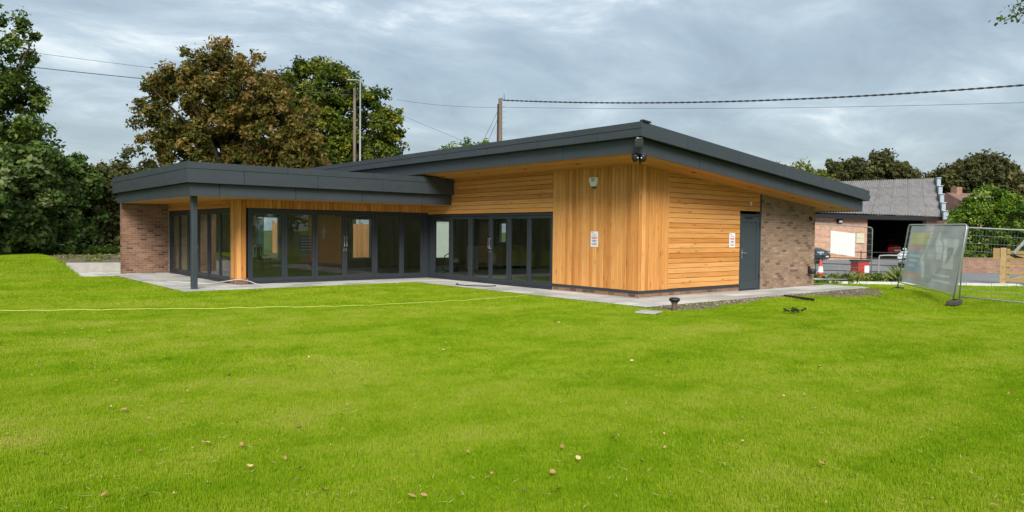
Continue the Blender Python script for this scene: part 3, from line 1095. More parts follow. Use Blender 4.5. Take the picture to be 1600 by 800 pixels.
# wing roof
WX, WY = -8.112, 7.692
VX, VY = -7.997, 7.830
WEND = 16.17
W0, W1, W2 = 3.241, 2.722, 2.395
capw = 0.165
fascia((WX - 0.012, WY - 0.012), (WX - 0.012, WEND), W0, W0, capw, (1, 0), name='fascia_cap', first=1.55, step=2.55)
fascia((WX, WY), (WX, WEND), W0 - capw, W0 - capw, W0 - capw - W1, (1, 0), first=2.0)
fascia((WX, WY - 0.012), (-0.01, WY - 0.012), W0, W0, capw, (0, 1), name='fascia_cap', first=2.6, step=2.6)
fascia((WX, WY), (-0.006, WY), W0 - capw, W0 - capw, W0 - capw - W1, (0, 1), first=1.42)
fascia((VX, VY), (VX, WEND - 0.1), W1 - 0.002, W1 - 0.002, W1 - W2, (1, 0), first=1.9)
fascia((VX, VY), (-0.006, VY), W1 - 0.002, W1 - 0.002, W1 - W2, (0, 1), first=0.72)
fascia((WX, WEND), (-1.4, WEND), W0, W0, W0 - W1, (0, 1))
fascia((VX, WEND - 0.08), (-6.4, WEND - 0.08), W1 - 0.002, W1 - 0.002, W1 - W2, (0, 1))
s = MB()
s.box(WX + 0.026, 0.0, WY + 0.026, WEND + 0.02, W0 - 0.055, W0 - 0.005)
s.box(WX + 0.026, 0.0, WY + 0.026, WEND + 0.02, W1 + 0.015, W1 + 0.045)
s.build('roof', M['clad_grey'], bld)
# flat soffit planks of the wing: front strip and porch
y = VY + 0.03
while y < 9.17:
    y1 = min(y + SB, 9.188)
    hb = MB(); hb.box(VX + 0.03, 0.0, y + 0.003, y1 - 0.003, 2.402, 2.422)
    hb.build('soffit_plank', M['soffit_timber'], bld)
    y = y1
y = 9.19
while y < 16.1:
    y1 = min(y + SB, 16.12)
    hb = MB(); hb.box(VX + 0.03, -6.366, y + 0.003, y1 - 0.003, 2.402, 2.422)
    hb.build('soffit_plank', M['soffit_timber'], bld)
    y = y1
# porch column
s = MB(); s.box(-7.86, -7.715, 8.20, 8.345, -0.02, 2.41)
bevel(s.build('column', M['clad_grey'], bld), 0.012, 2)


# ---- glazed sliding doors: one part per leaf, pane and handle below it
def leaf(a, b, zt, face, pos, parent, lift=0.075, st=0.085, rail=0.11, handle=None):
    """glazed leaf between a and b along the wall"""
    s = MB()
    d0, d1 = 0.0, 0.07

    def bx(u0, u1, z0, z1, e0, e1, tgt):
        if face == 'R':
            tgt.box(u0, u1, pos + e0, pos + e1, z0, z1)
        else:
            tgt.box(pos + e0, pos + e1, u0, u1, z0, z1)
    bx(a + 0.003, a + st, lift, zt, d0, d1, s)
    bx(b - st, b - 0.003, lift, zt, d0, d1, s)
    bx(a + st, b - st, lift, lift + rail, d0, d1, s)
    bx(a + st, b - st, zt - 0.085, zt, d0, d1, s)
    o = bevel(s.build('glazed_door', M['frame_grey'], parent), 0.004, 1)
    s = MB(); bx(a + st - 0.01, b - st + 0.01, lift + rail - 0.01, zt - 0.075, 0.024, 0.048, s)
    s.build('pane', M['glass'], o)
    if handle:
        hx = b - st / 2 if handle == 'b' else a + st / 2
        s = MB()
        off = -0.05
        def pt(z, e):
            return (hx, pos + e, z) if face == 'R' else (pos + e, hx, z)
        s.tube([pt(1.06, 0), pt(1.06, off), pt(1.36, off), pt(1.36, 0)], 0.014, 8)
        bx(hx - 0.018, hx + 0.018, 0.92, 1.0, -0.012, 0.0, s)
        s.build('handle', M['steel'], o)
    return o


def door_set(cuts, zt, face, pos, mid, post=None):
    fr = MB()
    a0, a1 = cuts[0], cuts[-1]

    def bx(u0, u1, z0, z1, e0, e1):
        if face == 'R':
            fr.box(u0, u1, pos + e0, pos + e1, z0, z1)
        else:
            fr.box(pos + e0, pos + e1, u0, u1, z0, z1)
    bx(a0, a1, zt - 0.07, zt, -0.012, 0.12)
    bx(a0, a1, 0.0, 0.055, -0.012, 0.12)
    bx(a0, a0 + 0.055, 0.055, zt - 0.07, -0.012, 0.12)
    bx(a1 - 0.055, a1, 0.055, zt - 0.07, -0.012, 0.12)
    bevel(fr.build('door_frame', M['frame_grey'], bld), 0.004, 1)
    inner = [a0 + 0.055] + list(cuts[1:-1]) + [a1 - 0.055]
    for i in range(len(inner) - 1):
        h = 'b' if i == mid - 1 else ('a' if i == mid else None)
        leaf(inner[i], inner[i + 1], zt - 0.073, face, pos + (0.018 if i % 2 else 0.004) + 0.004, bld, 0.058, handle=h)


door_set([3.045, 4.10, 5.00, 5.87, 6.90, 7.95, 9.06], 2.105, 'L', 0.03, 3)
door_set([-6.04, -4.95, -4.00, -3.02, -1.97, -0.98, -0.10], 2.165, 'R', 9.245, 3)
door_set([9.80, 10.9, 11.95, 13.0, 14.06, 15.1, 16.175], 2.165, 'L', -6.31, 3)
s = MB()
s.box(0.02, 0.17, 9.05, 9.20, 0, 2.16); s.box(-0.11, 0.02, 9.235, 9.38, 0, 2.16); s.box(0.02, 0.17, 9.2, 9.38, 0, 2.16)
s.build('corner_post', M['frame_grey'], bld)

# ---- plain door on the right face
s = MB()
s.box(4.17, 4.235, -0.01, 0.12, 0.0, 2.13); s.box(5.165, 5.222, -0.01, 0.12, 0.0, 2.13); s.box(4.235, 5.165, -0.01, 0.12, 2.065, 2.13)
s.box(4.235, 5.165, -0.02, 0.12, 0.0, 0.03)
bevel(s.build('door_frame', M['frame_grey'], bld), 0.004, 1)
s = MB()
x0, x1 = 4.24, 5.16
s.box(x0, x0 + 0.13, 0.0, 0.05, 0.035, 2.06); s.box(x1 - 0.13, x1, 0.0, 0.05, 0.035, 2.06)
s.box(x0 + 0.13, x1 - 0.13, 0.0, 0.05, 0.035, 0.26); s.box(x0 + 0.13, x1 - 0.13, 0.0, 0.05, 1.90, 2.06)
dr = bevel(s.build('door', M['door_grey'], bld), 0.006, 2)
s = MB(); s.box(x0 + 0.12, x1 - 0.12, 0.018, 0.04, 0.25, 1.91)
s.build('door_panel', M['door_grey'], dr)
s = MB(); s.box(4.45, 4.78, -0.012, 0.0, 2.0, 2.03); s.build('vent_slot', M['dark_void'], dr)
s = MB()
s.box(x0 + 0.045, x0 + 0.085, -0.012, 0.0, 0.88, 1.16); s.tube([(x0 + 0.065, -0.01, 1.05), (x0 + 0.065, -0.055, 1.05), (x0 + 0.20, -0.055, 1.045)], 0.011, 8)
s.build('handle', M['steel'], dr)
s = MB()
for z in (0.30, 1.75):
    s.box(x1 - 0.005, x1 + 0.03, -0.022, -0.002, z, z + 0.13)
s.build('hinge', M['black_plastic'], dr)

# ---- interior
s = MB()
s.box(0.17, 8.0, 0.2, 16.3, -0.05, 0.02); s.box(-6.2, 0.17, 9.38, 16.18, -0.05, 0.019)
s.build('floor', M['room_floor'], bld)
s = MB()
s.box(0.17, 8.0, 0.2, 16.3, 2.50, 2.53); s.box(-6.2, 0.17, 9.38, 16.18, 2.44, 2.47)
s.build('ceiling', M['room_ceiling'], bld)
s = MB()
s.box(0.17, 8.0, 2.86, 2.98, 0.02, 2.5)                     # partition behind the corner


def wall_with_holes(x0, x1, y0, y1, zt, holes):
    xs = sorted([x0, x1] + [h for w in holes for h in w[:2]])
    for a, b in zip(xs[:-1], xs[1:]):
        hole = [w for w in holes if abs(w[0] - a) < 1e-6 and abs(w[1] - b) < 1e-6]
        if hole:
            s.box(a, b, y0, y1, 0.0, hole[0][2]); s.box(a, b, y0, y1, hole[0][3], zt)
        else:
            s.box(a, b, y0, y1, 0.0, zt)


HOLES = [(-3.22, -2.28, 0.30, 2.08), (0.76, 1.72, 0.36, 2.07), (4.90, 5.85, 0.30, 2.05)]
wall_with_holes(-6.34, 8.0, 16.2, 16.45, 2.6, HOLES)
s.build('inner_wall', M['room_wall'], bld)
s = MB()
s.box(7.9, 7.99, 0.2, 3.6, 0.02, 2.5); s.box(7.9, 7.99, 3.6, 11.4, 2.1, 2.5); s.box(7.9, 7.99, 11.4, 14.80, 0.02, 2.5); s.box(7.9, 7.99, 15.5, 16.2, 0.02, 2.5); s.box(7.9, 7.99, 14.8, 15.5, 0.02, 1.02); s.box(7.9, 7.99, 14.8, 15.5, 2.0, 2.5)
s.build('inner_wall', M['room_wall'], bld)
for (x0, x1, z0, z1) in HOLES:
    s = MB()
    for a, b, c, d in ((x0, x0 + 0.07, z0, z1), (x1 - 0.07, x1, z0, z1), (x0 + 0.07, x1 - 0.07, z0, z0 + 0.06), (x0 + 0.07, x1 - 0.07, z1 - 0.06, z1)):
        s.box(a, b, 16.15, 16.30, c, d)
    s.box(x1, x1 + 0.11, 16.12, 16.20, z0 - 0.04, z1 + 0.02)
    w = s.build('window', M['trim_white'], bld)
    s = MB(); s.box(x0 + 0.06, x1 - 0.06, 16.22, 16.24, z0 + 0.05, z1 - 0.05); s.build('pane', M['glass'], w)

s = MB()
for y in (3.6, 5.5, 7.45, 9.4, 11.33):
    s.box(8.04, 8.12, y, y + 0.07, 0.0, 2.1)
s.box(8.04, 8.12, 3.67, 11.33, 0.0, 0.08); s.box(8.04, 8.12, 3.67, 11.33, 2.02, 2.1)
w = s.build('window', M['frame_grey'], bld)  # unseen side glazing, added to let daylight brighten the rooms
s = MB(); s.box(8.07, 8.09, 3.65, 11.35, 0.06, 2.04); s.build('pane', M['glass'], w)
s = MB()
s.box(8.05, 8.13, 14.8, 14.86, 1.02, 2.0); s.box(8.05, 8.13, 15.44, 15.5, 1.02, 2.0); s.box(8.05, 8.13, 14.86, 15.44, 1.02, 1.08); s.box(8.05, 8.13, 14.86, 15.44, 1.94, 2.0)
w = s.build('window', M['trim_white'], bld)
s = MB(); s.box(8.08, 8.10, 14.85, 15.45, 1.07, 1.95); s.build('pane', M['glass'], w)

# ---- things fixed to the building
def security():
    t = thing('floodlight', 'black box floodlight on the roof corner fascia above the twin cameras', 'light', (-1.27, -1.02, 3.50))
    d = Matrix.Rotation(R(-40), 3, 'Z')
    s = MB(); s.cbox((-0.02, -0.03, 0.0), (0.19, 0.09, 0.18), d); bevel(s.build('body', M['black_plastic'], t), 0.012)
    s = MB(); s.cbox((-0.055, -0.075, 0.0), (0.15, 0.012, 0.11), d); s.build('lens', M['car_glass'], t)
    s = MB(); s.cbox((-0.03, -0.045, 0.115), (0.12, 0.10, 0.03), d); s.build('bracket', M['lamp_grey'], t)
    t = thing('security_camera', 'black twin security camera hanging under the roof corner', 'camera', (-1.10, -0.90, 3.30))
    s = MB(); s.cbox((0, 0, 0.0), (0.30, 0.14, 0.03), d); bevel(s.build('base', M['black_plastic'], t), 0.01)
    for sx in (-1, 1):
        s = MB()
        c = d @ Vector((sx * 0.085, -0.01, -0.09))
        s.lathe([(0.02, 0.09), (0.075, 0.085), (0.082, 0.03), (0.07, -0.03), (0.045, -0.075), (0.015, -0.09)], 14, c=c)
        s.build('camera_head', M['black_plastic'], t, smooth=True)
        c2 = c + d @ Vector((-sx * 0.045, -0.07, -0.0))
        s = MB(); s.lathe([(0.004, 0.014), (0.014, 0.008), (0.014, -0.008), (0.004, -0.014)], 10, c=c2)
        s.build('lens', M['white_plastic'], t)


security()
t = thing('alarm_box', 'white alarm box high on the vertical boards above the notice', 'alarm', (-0.022, 1.48, 2.84))
s = MB()
prof = [(-0.13, 0.13), (0.13, 0.13), (0.145, 0.05), (0.085, -0.10), (-0.085, -0.10), (-0.145, 0.05)]
s.prism([(0, y, z) for y, z in prof], (-0.07, 0, 0)); bevel(s.build('cover', M['white_plastic'], t), 0.012)
s = MB(); s.prism([(0, y, z) for y, z in [(-0.08, -0.10), (0.08, -0.10), (0.05, -0.16), (-0.05, -0.16)]], (-0.055, 0, 0)); bevel(s.build('strobe_lens', M['brown_plastic'], t), 0.01)
for z, w, m in ((0.07, 0.12, 'print_green'), (0.02, 0.10, 'print_grey')):
    s = MB(); s.box(-0.0725, -0.069, -w / 2, w / 2, z, z + 0.028); s.build('print', M[m], t)


def notice(loc, face, label, w, h):
    t = thing('notice', label, 'sign', loc, 0.0 if face == 'R' else -math.pi / 2)
    s = MB(); s.box(-w / 2, w / 2, -0.008, 0.0, -h / 2, h / 2); s.build('board', M['white_plastic'], t)
    rows = [(0.40, 0.30, 'print_grey', -0.25), (0.27, 0.55, 'print_grey', 0), (0.13, 0.78, 'print_red', 0), (0.04, 0.66, 'print_red', 0), (-0.08, 0.7, 'print_blue', 0), (-0.16, 0.5, 'print_blue', 0), (-0.27, 0.74, 'print_grey', 0), (-0.36, 0.74, 'print_red', 0)]
    for z, ww, m, ox in rows:
        s = MB(); s.box((-ww / 2 + ox) * w, (ww / 2 + ox) * w, -0.0105, -0.0075, (z - 0.02) * h, (z + 0.025) * h)
        s.build('print', M[m], t)


notice((-0.023, 1.46, 1.40), 'L', 'white printed notice on the vertical boards below the alarm box', 0.25, 0.39)
notice((3.80, -0.019, 1.40), 'R', 'white printed notice on the horizontal boards left of the grey door', 0.26, 0.39)
t = thing('wall_lamp', 'small black lamp low on the brick panel near its right edge', 'lamp', (7.87, -0.03, 0.46))
s = MB(); s.box(-0.05, 0.05, -0.03, 0.0, 0.02, 0.14); s.build('back_plate', M['black_plastic'], t)
s = MB(); s.lathe([(0.03, 0.06), (0.10, 0.05), (0.115, -0.01), (0.10, -0.08), (0.03, -0.09)], 16, c=(0, -0.12, 0)); s.build('shade', M['black_plastic'], t, smooth=True)
t = thing('sensor', 'tiny dark sensor high on the brick panel under the soffit', 'sensor', (7.88, -0.03, 2.08))
s = MB(); s.box(-0.045, 0.045, -0.05, 0, -0.04, 0.04); s.lathe([(0.025, -0.06), (0.03, -0.02), (0.02, 0.0)], 12, 'Z', (0, -0.05, -0.02)); s.build('housing', M['black_plastic'], t)
t = thing('sensor', 'tiny pale sensor on the horizontal boards above the grey door', 'sensor', (4.66, -0.019, 2.42))
s = MB(); s.box(-0.03, 0.03, -0.03, 0, -0.05, 0.05); bevel(s.build('housing', M['white_plastic'], t), 0.008)
s = MB(); s.box(-0.018, 0.018, -0.034, -0.029, -0.03, 0.01); s.build('lens', M['print_grey'], t)

# ------------------------------------------------------------------ inside the rooms
t = thing('kitchen_counter', 'wooden kitchen counter with white end seen through the courtyard doors', 'counter', (4.2, 12.0, 0.02), R(0))
s = MB(); s.box(0, 2.6, 0, 0.75, 0.12, 0.93); s.build('cabinet', M['gate_timber'], t)
s = MB(); s.box(-0.05, 2.65, -0.04, 0.8, 0.93, 0.97); s.build('worktop', M['room_wall'], t)
s = MB(); s.box(-0.02, 0.0, 0, 0.75, 0.0, 0.93); s.build('end_panel', M['trim_white'], t)
s = MB(); s.box(0.05, 2.55, 0.05, 0.70, 0, 0.12); s.build('kickboard', M['dark_void'], t)
t = thing('sink_unit', 'kitchen sink unit with steel tap under the far side window', 'sink', (7.3, 14.2, 0.02))
s = MB(); s.box(0, 0.6, 0, 1.9, 0.0, 0.94); s.build('cabinet', M['gate_timber'], t)
s = MB(); s.tube([(0.4, 0.95, 0.94), (0.4, 0.95, 1.2), (0.37, 0.92, 1.27), (0.3, 0.85, 1.28), (0.26, 0.82, 1.22)], 0.018, 8); s.build('tap', M['steel'], t)
t = thing('vacuum_cleaner', 'blue tub vacuum cleaner with pale top standing inside behind the glass', 'vacuum', (2.72, 11.5, 0.02))
s = MB(); s.lathe([(0.15, 0.0), (0.19, 0.04), (0.19, 0.30), (0.15, 0.36)], 20); s.build('tub', M['blue_paint'], t, smooth=True)
s = MB(); s.lathe([(0.16, 0.36), (0.15, 0.46), (0.08, 0.52)], 20); s.build('lid', M['cloth_white'], t, smooth=True)
s = MB(); s.tube([(0, 0, 0.5), (-0.15, 0.05, 0.75), (-0.4, 0.1, 0.6), (-0.5, 0.1, 0.1), (-0.35, 0.05, 0.02), (-0.1, -0.25, 0.02)], 0.022, 8); s.build('hose', M['cable_dark'], t, smooth=True)
t = thing('chair', 'chair with thin green legs and a pale coat over its back', 'chair', (-3.35, 15.2, 0.02), R(30))
s = MB(); s.box(-0.21, 0.21, -0.21, 0.21, 0.43, 0.46); s.build('seat', M['frame_grey'], t)
for sx in (-1, 1):
    for sy in (-1, 1):
        s = MB(); s.tube([(sx * 0.19, sy * 0.19, 0.43), (sx * 0.23, sy * 0.23, 0)], 0.014, 8)
        M.setdefault('leg_green', simple('leg_green', (0.25, 0.33, 0.05), 0.5))
        s.build('leg', M['leg_green'], t)
s = MB(); s.box(-0.21, 0.21, 0.19, 0.22, 0.46, 0.88); s.build('backrest', M['frame_grey'], t)
s = MB(); s.tube([(-0.18, 0.20, 0.92), (0.0, 0.22, 0.95), (0.18, 0.20, 0.92)], [0.05, 0.08, 0.05], 10); s.tube([(-0.1, 0.27, 0.9), (-0.14, 0.29, 0.5)], [0.09, 0.13], 8); s.tube([(0.1, 0.27, 0.9), (0.13, 0.29, 0.55)], [0.09, 0.12], 8)
tag(s.build('coat', M['cloth_white']), 'pale coat hung over the chair back inside', 'coat')
bpy.data.objects['coat'].matrix_world = Matrix.Translation((-3.35, 15.2, 0.02)) @ Matrix.Rotation(R(30), 4, 'Z')

t = thing('pull_up_banner', 'pull up banner with yellow blue and pink bands standing inside the wing', 'banner', (-1.82, 14.6, 0.02))
s = MB(); s.box(-0.40, 0.40, -0.09, 0.09, 0, 0.08); s.build('base', M['steel'], t)
for z0, z1, col in ((0.30, 0.62, (0.55, 0.28, 0.32)), (0.62, 1.35, (0.16, 0.20, 0.42)), (1.35, 1.92, (0.55, 0.48, 0.10))):
    M['band'] = simple('band', col, 0.6, 0, 0.05, 3)
    s = MB(); s.box(-0.37, 0.37, -0.006, 0.006, z0, z1); s.build('printed_band', M['band'], t)
s = MB()
for k in range(5):
    s.box(-0.30, 0.22 + 0.05 * (k % 2), -0.009, -0.0065, 0.78 + k * 0.105, 0.81 + k * 0.105)
s.build('print', M['cloth_white'], t)
s = MB(); s.tube([(0, 0.03, 0.05), (0, 0.03, 1.94)], 0.012, 6); s.box(-0.38, 0.38, -0.012, 0.02, 1.92, 1.95); s.build('pole', M['steel'], t)
t = thing('green_screen', 'dark green netting screen glimpsed through the rear window of the wing', 'screen', (-2.6, 20.2, 0.3))
s = MB(); s.box(-1.6, 1.2, 0, 0.02, 0.05, 1.75); s.build('netting', simple('green_net', (0.02, 0.06, 0.05), 0.8), t)
for x in (-1.6, -0.2, 1.2):
    s = MB(); s.tube([(x, 0.04, -0.2), (x, 0.04, 1.8)], 0.025, 6); s.build('post', M['rust_dark'], t)

# timber fence behind the building, seen through the rear windows
t = thing('timber_fence', 'orange brown close board fence seen through the rear window', 'fence', (0.6, 23.4, 0))
fb = MB(); fb.prism([(0, 0, 0), (0.138, 0, 0), (0.138, 0, 1.86), (0.0, 0, 1.86)], (0, 0.02, 0))
fme = fb.mesh('fence_board', M['fence_timber'], fix=True)
fme.transform(Matrix.Rotation(math.pi / 2, 4, 'Y'))
for i in range(46):
    link('fence_board', fme, t, (-0.2 + i * 0.145, rnd.uniform(0, .01), 0.02 + rnd.uniform(-.01, .01)), (0, -math.pi / 2, 0))
for i in range(3):
    s = MB(); s.box(-0.3 + i * 2.4, -0.2 + i * 2.4, 0.03, 0.13, 0, 1.98); s.build('fence_post', M['fence_timber'], t)
s = MB(); s.box(-0.2, 6.45, 0.025, 0.065, 0.35, 0.43); s.box(-0.2, 6.45, 0.025, 0.065, 1.45, 1.53); s.build('fence_rail', M['fence_timber'], t)

# made-up pale shed, added to brighten the view through the rear window
t = thing('added_shed', 'made-up pale grey shed added to brighten the rear window of the main room', 'shed', (9.6, 23.2, 0))
s = MB(); s.box(-1.8, 1.8, 0, 2.4, 0, 2.3); s.build('wall', M['trim_white'], t)
s = MB(); s.prism([(-2.0, -0.2, 2.3), (-2.0, 1.2, 2.9), (-2.0, 2.6, 2.3)], (4.0, 0, 0)); s.build('roof', M['lamp_grey'], t)

# ------------------------------------------------------------------ lawn bits
t = thing('vent_pipe', 'short brown vent pipe with black cowl in the lawn edge', 'pipe', (-1.34, -2.12, -0.02))
s = MB(); s.lathe([(0.058, 0.0), (0.058, 0.15), (0.07, 0.15), (0.07, 0.17)], 20); s.build('pipe', M['brown_plastic'], t, smooth=False)
s = MB(); s.lathe([(0.05, 0.165), (0.085, 0.18), (0.115, 0.215), (0.115, 0.235), (0.09, 0.262), (0.03, 0.27)], 20); s.build('cowl', M['black_plastic'], t, smooth=True)
s = MB(); s.cbox((-2.22, -2.17, 0.004), (0.42, 0.42, 0.03), Matrix.Rotation(R(20), 3, 'Z'))
tag(bevel(s.build('inspection_cover', M['concrete']), 0.006), 'square concrete inspection cover sunk in the grass by the vent pipe', 'cover')


def spline(pts, n=10):
    P = [Vector(p) for p in pts]
    out = []
    for i in range(len(P) - 1):
        p0, p1, p2, p3 = P[max(i - 1, 0)], P[i], P[i + 1], P[min(i + 2, len(P) - 1)]
        for k in range(n):
            u = k / n
            out.append(0.5 * ((2 * p1) + (p2 - p0) * u + (2 * p0 - 5 * p1 + 4 * p2 - p3) * u * u + (3 * p1 - p0 - 3 * p2 + p3) * u ** 3))
    out.append(P[-1])
    return out


s = MB()
pts = spline([(-15.5, 6.6, 0.05), (-12.22, 4.81, 0.05), (-9.29, 3.26, 0.052), (-6.35, 2.05, 0.05), (-3.92, 1.83, 0.05), (-2.31, 1.97, 0.045), (-1.66, 2.2, 0.03), (-1.30, 2.55, 0.02)], 12)
pts = [p + Vector((rnd.uniform(-.02, .02), rnd.uniform(-.02, .02), rnd.uniform(-.050, -.022))) for p in pts]
s.tube(pts, 0.006, 6)
tag(s.build('cord', M['cord_yellow'], smooth=True), 'thin yellow cord lying across the lawn to the paving', 'cord')
s = MB(); s.tube(spline([(-7.65, 11.42, 0.015), (-7.0, 9.9, 0.014), (-6.75, 9.2, 0.10), (-6.42, 8.95, 0.16), (-6.1, 8.98, 0.10), (-5.9, 8.75, 0.02), (-5.2, 8.9, 0.015)], 10), 0.010, 6)
tag(s.build('cable', M['cable_white'], smooth=True), 'pale cable trailing round the foot of the timber post', 'cable')
s = MB(); s.tube(spline([(-0.9, 6.2, 0.014), (-1.15, 5.9, 0.016), (-1.1, 5.3, 0.016), (-0.75, 4.9, 0.016), (-0.45, 4.95, 0.014)], 8), 0.014, 6)
tag(s.build('cable', M['cable_dark'], smooth=True), 'short dark cable lying on the courtyard paving', 'cable')
s = MB(); s.prism([(3.72, -1.62, 0.03), (3.84, -1.60, 0.03), (3.42, -2.62, 0.03), (3.30, -2.64, 0.03)], (0, 0, -0.06))
tag(s.build('plank', M['rust_dark']), 'dark strip of wood lying from the paving onto the grass', 'plank')
s = MB(); s.cbox((8.75, -1.62, -0.045), (0.75, 0.30, 0.05), Matrix.Rotation(R(-12), 3, 'Z'))
tag(s.build('board', M['rust_dark']), 'dark flat board on the ground beyond the paving end', 'board')


# ------------------------------------------------------------------ foliage
def leaf_cloud(centres, spread, per, size, normal_up=0.6, aspect=0.55, seed=1, tone_base=None, tone_var=0.25, flat=0.75, shell=0.55, core=None):
    """small folded leaves gathered in clumps. centres (n,3), spread (n,) radius of the clump"""
    g = np.random.default_rng(seed)
    n = len(centres)
    cnt = np.maximum(1, g.poisson(per if np.ndim(per) else np.full(n, per)))
    idx = np.repeat(np.arange(n), cnt)
    m = len(idx)
    d = g.normal(size=(m, 3))
    d /= np.linalg.norm(d, axis=1, keepdims=True)
    d[:, 2] = np.where(d[:, 2] < -0.5, d[:, 2] * 0.7, d[:, 2])
    r = (shell + (1 - shell) * g.random(m)) ** 1.0 * g.random(m) ** 0.25
    off = d * r[:, None] * spread[idx][:, None] * np.array([1, 1, flat])
    p = centres[idx] + off
    nrm = d * 0.6 + np.array([0, 0, normal_up * 0.7]) + g.normal(size=(m, 3)) * 0.6
    nrm /= np.linalg.norm(nrm, axis=1, keepdims=True)
    tan = g.normal(size=(m, 3)) + d * 0.5 + np.array([0, 0, -0.35])
    tan -= nrm * np.sum(tan * nrm, 1, keepdims=True)
    tan /= np.linalg.norm(tan, axis=1, keepdims=True)
    bit = np.cross(nrm, tan)
    L = size * (0.6 + 0.8 * g.random(m))
    W = L * aspect
    base = p - tan * (L * 0.5)[:, None]
    tip = p + tan * (L * 0.5)[:, None] - nrm * (L * 0.12)[:, None]
    lf = p + bit * (W * 0.5)[:, None] - nrm * (W * 0.18)[:, None]
    rg = p - bit * (W * 0.5)[:, None] - nrm * (W * 0.18)[:, None]
    v = np.stack([base, rg, tip, lf], 1).reshape(-1, 3)
    i0 = np.arange(m) * 4
    f = np.stack([np.stack([i0, i0 + 1, i0 + 2], 1), np.stack([i0, i0 + 2, i0 + 3], 1)], 1).reshape(-1, 3)
    ct = (tone_base if tone_base is not None else g.random(n))[idx]
    tone = np.clip(ct + g.normal(size=m) * tone_var, 0, 1)
    return v, f, np.repeat(tone, 4)


LEAF = {
    'dark_green': attr_mat('leaf_dark_green', [(0, (0.032, 0.058, 0.010)), (0.45, (0.075, 0.125, 0.020)), (0.8, (0.125, 0.180, 0.030)), (1, (0.21, 0.24, 0.055))], 0.42, 1.5, 0.15, 0.3),
    'hedge': attr_mat('leaf_hedge', [(0, (0.036, 0.066, 0.016)), (0.45, (0.095, 0.155, 0.032)), (0.75, (0.155, 0.215, 0.056)), (1, (0.24, 0.28, 0.12))], 0.36, 1.5, 0.15, 0.38),
    'rust': attr_mat('leaf_rust', [(0, (0.055, 0.066, 0.012)), (0.3, (0.118, 0.112, 0.021)), (0.55, (0.178, 0.130, 0.026)), (0.8, (0.235, 0.138, 0.032)), (1, (0.32, 0.22, 0.08))], 0.6, 1.5, 0.15, 0.32),
    'yellow_green': attr_mat('leaf_yellow_green', [(0, (0.024, 0.044, 0.007)), (0.4, (0.066, 0.102, 0.013)), (0.75, (0.155, 0.185, 0.020)), (1, (0.31, 0.30, 0.035))], 0.5, 1.5, 0.15, 0.32),
    'olive': attr_mat('leaf_olive', [(0, (0.040, 0.048, 0.016)), (0.5, (0.088, 0.094, 0.030)), (1, (0.17, 0.16, 0.055))], 0.6, 1.5, 0.15, 0.28),
    'fresh': attr_mat('leaf_fresh', [(0, (0.04, 0.09, 0.008)), (0.5, (0.11, 0.20, 0.015)), (0.85, (0.21, 0.31, 0.03)), (1, (0.36, 0.42, 0.14))], 0.4, 1.5, 0.15, 0.35),
    'weed': attr_mat('leaf_weed', [(0, (0.08, 0.13, 0.02)), (0.5, (0.16, 0.22, 0.035)), (1, (0.32, 0.33, 0.11))], 0.6, 1.5, 0.15, 0.35),
}


def envelope(ells, n, g, inner=0.55, zmin=None):
    """clump centres spread through the outer part of a set of ellipsoids"""
    ells = np.array(ells, float)
    vol = ells[:, 3] * ells[:, 4] * ells[:, 5]
    k = g.choice(len(ells), n, p=vol ** 0.75 / (vol ** 0.75).sum())
    d = g.normal(size=(n, 3))
    d /= np.linalg.norm(d, axis=1, keepdims=True)
    r = inner + (1 - inner) * g.random(n) ** 0.6
    p = ells[k, :3] + d * r[:, None] * ells[k, 3:6]
    if zmin is not None:
        p[:, 2] = np.maximum(p[:, 2], zmin + g.random(n) * 0.5)
    return p


def tree(name, label, base, ells, kind, n=160, per=150, size=0.3, clump=0.9, seed=1, cat='tree', trunk_r=0.3, trunk_h=None, group=None, tone=None, inner=0.5, aspect=0.55, tvar=0.2, limbs=16, shell=0.45, zmin=None, flat=0.95, shift=(0, 0, 0), shrink=1.0):
    ells = [tuple(np.array(e[:3]) + np.array(shift)) + tuple(np.array(e[3:]) * shrink) for e in ells]
    g = np.random.default_rng(seed)
    t = thing(name, label, cat, base, 0, group)
    B = Vector(base)
    pts = envelope(ells, n, g, inner, zmin)
    spread = clump * (0.6 + 0.8 * g.random(n))
    tb = np.clip(0.45 + 0.22 * g.normal(size=n), 0, 1) if tone is None else tone(pts, g)
    v, f, tn = leaf_cloud(pts, spread, per, size, seed=seed + 50, tone_base=tb, tone_var=tvar, aspect=aspect, shell=shell, flat=flat)
    v = v - np.array(base)
    link('crown', raw_mesh('crown', v, f, LEAF[kind], False, tn), t)
    s = MB()
    E0 = np.array(ells, float)
    cen = Vector(E0[:, :3].mean(0)) - B
    th = trunk_h or max(1.0, cen.z * 0.75)
    top = Vector((cen.x * 0.4, cen.y * 0.4, th))
    fork = top * 0.55
    s.tube([(0, 0, -0.3), (0.02, 0, 0.4), fork, top], [trunk_r * 1.3, trunk_r, trunk_r * 0.85, trunk_r * 0.6], 10)
    for k in g.choice(n, min(limbs, n), replace=False):
        e = Vector(pts[k]) - B
        st = fork.lerp(top, float(g.random()))
        mid = st.lerp(e, 0.5) + Vector((0, 0, 0.12 * (e - st).length)) + Vector(g.normal(size=3)) * 0.12 * (e - st).length * 0.5
        s.tube(spline([st, mid, e], 5), [trunk_r * (0.42 - 0.38 * i / 10) for i in range(11)], 6, False)
    s.build('trunk', M['bark'], t, smooth=True, fix=False)
    return t


def rusty(pts, g):
    return np.clip(0.33 + 0.26 * g.normal(size=len(pts)) + 0.018 * (pts[:, 2] - 7) + 0.03 * (pts[:, 0] - 2), 0, 1)


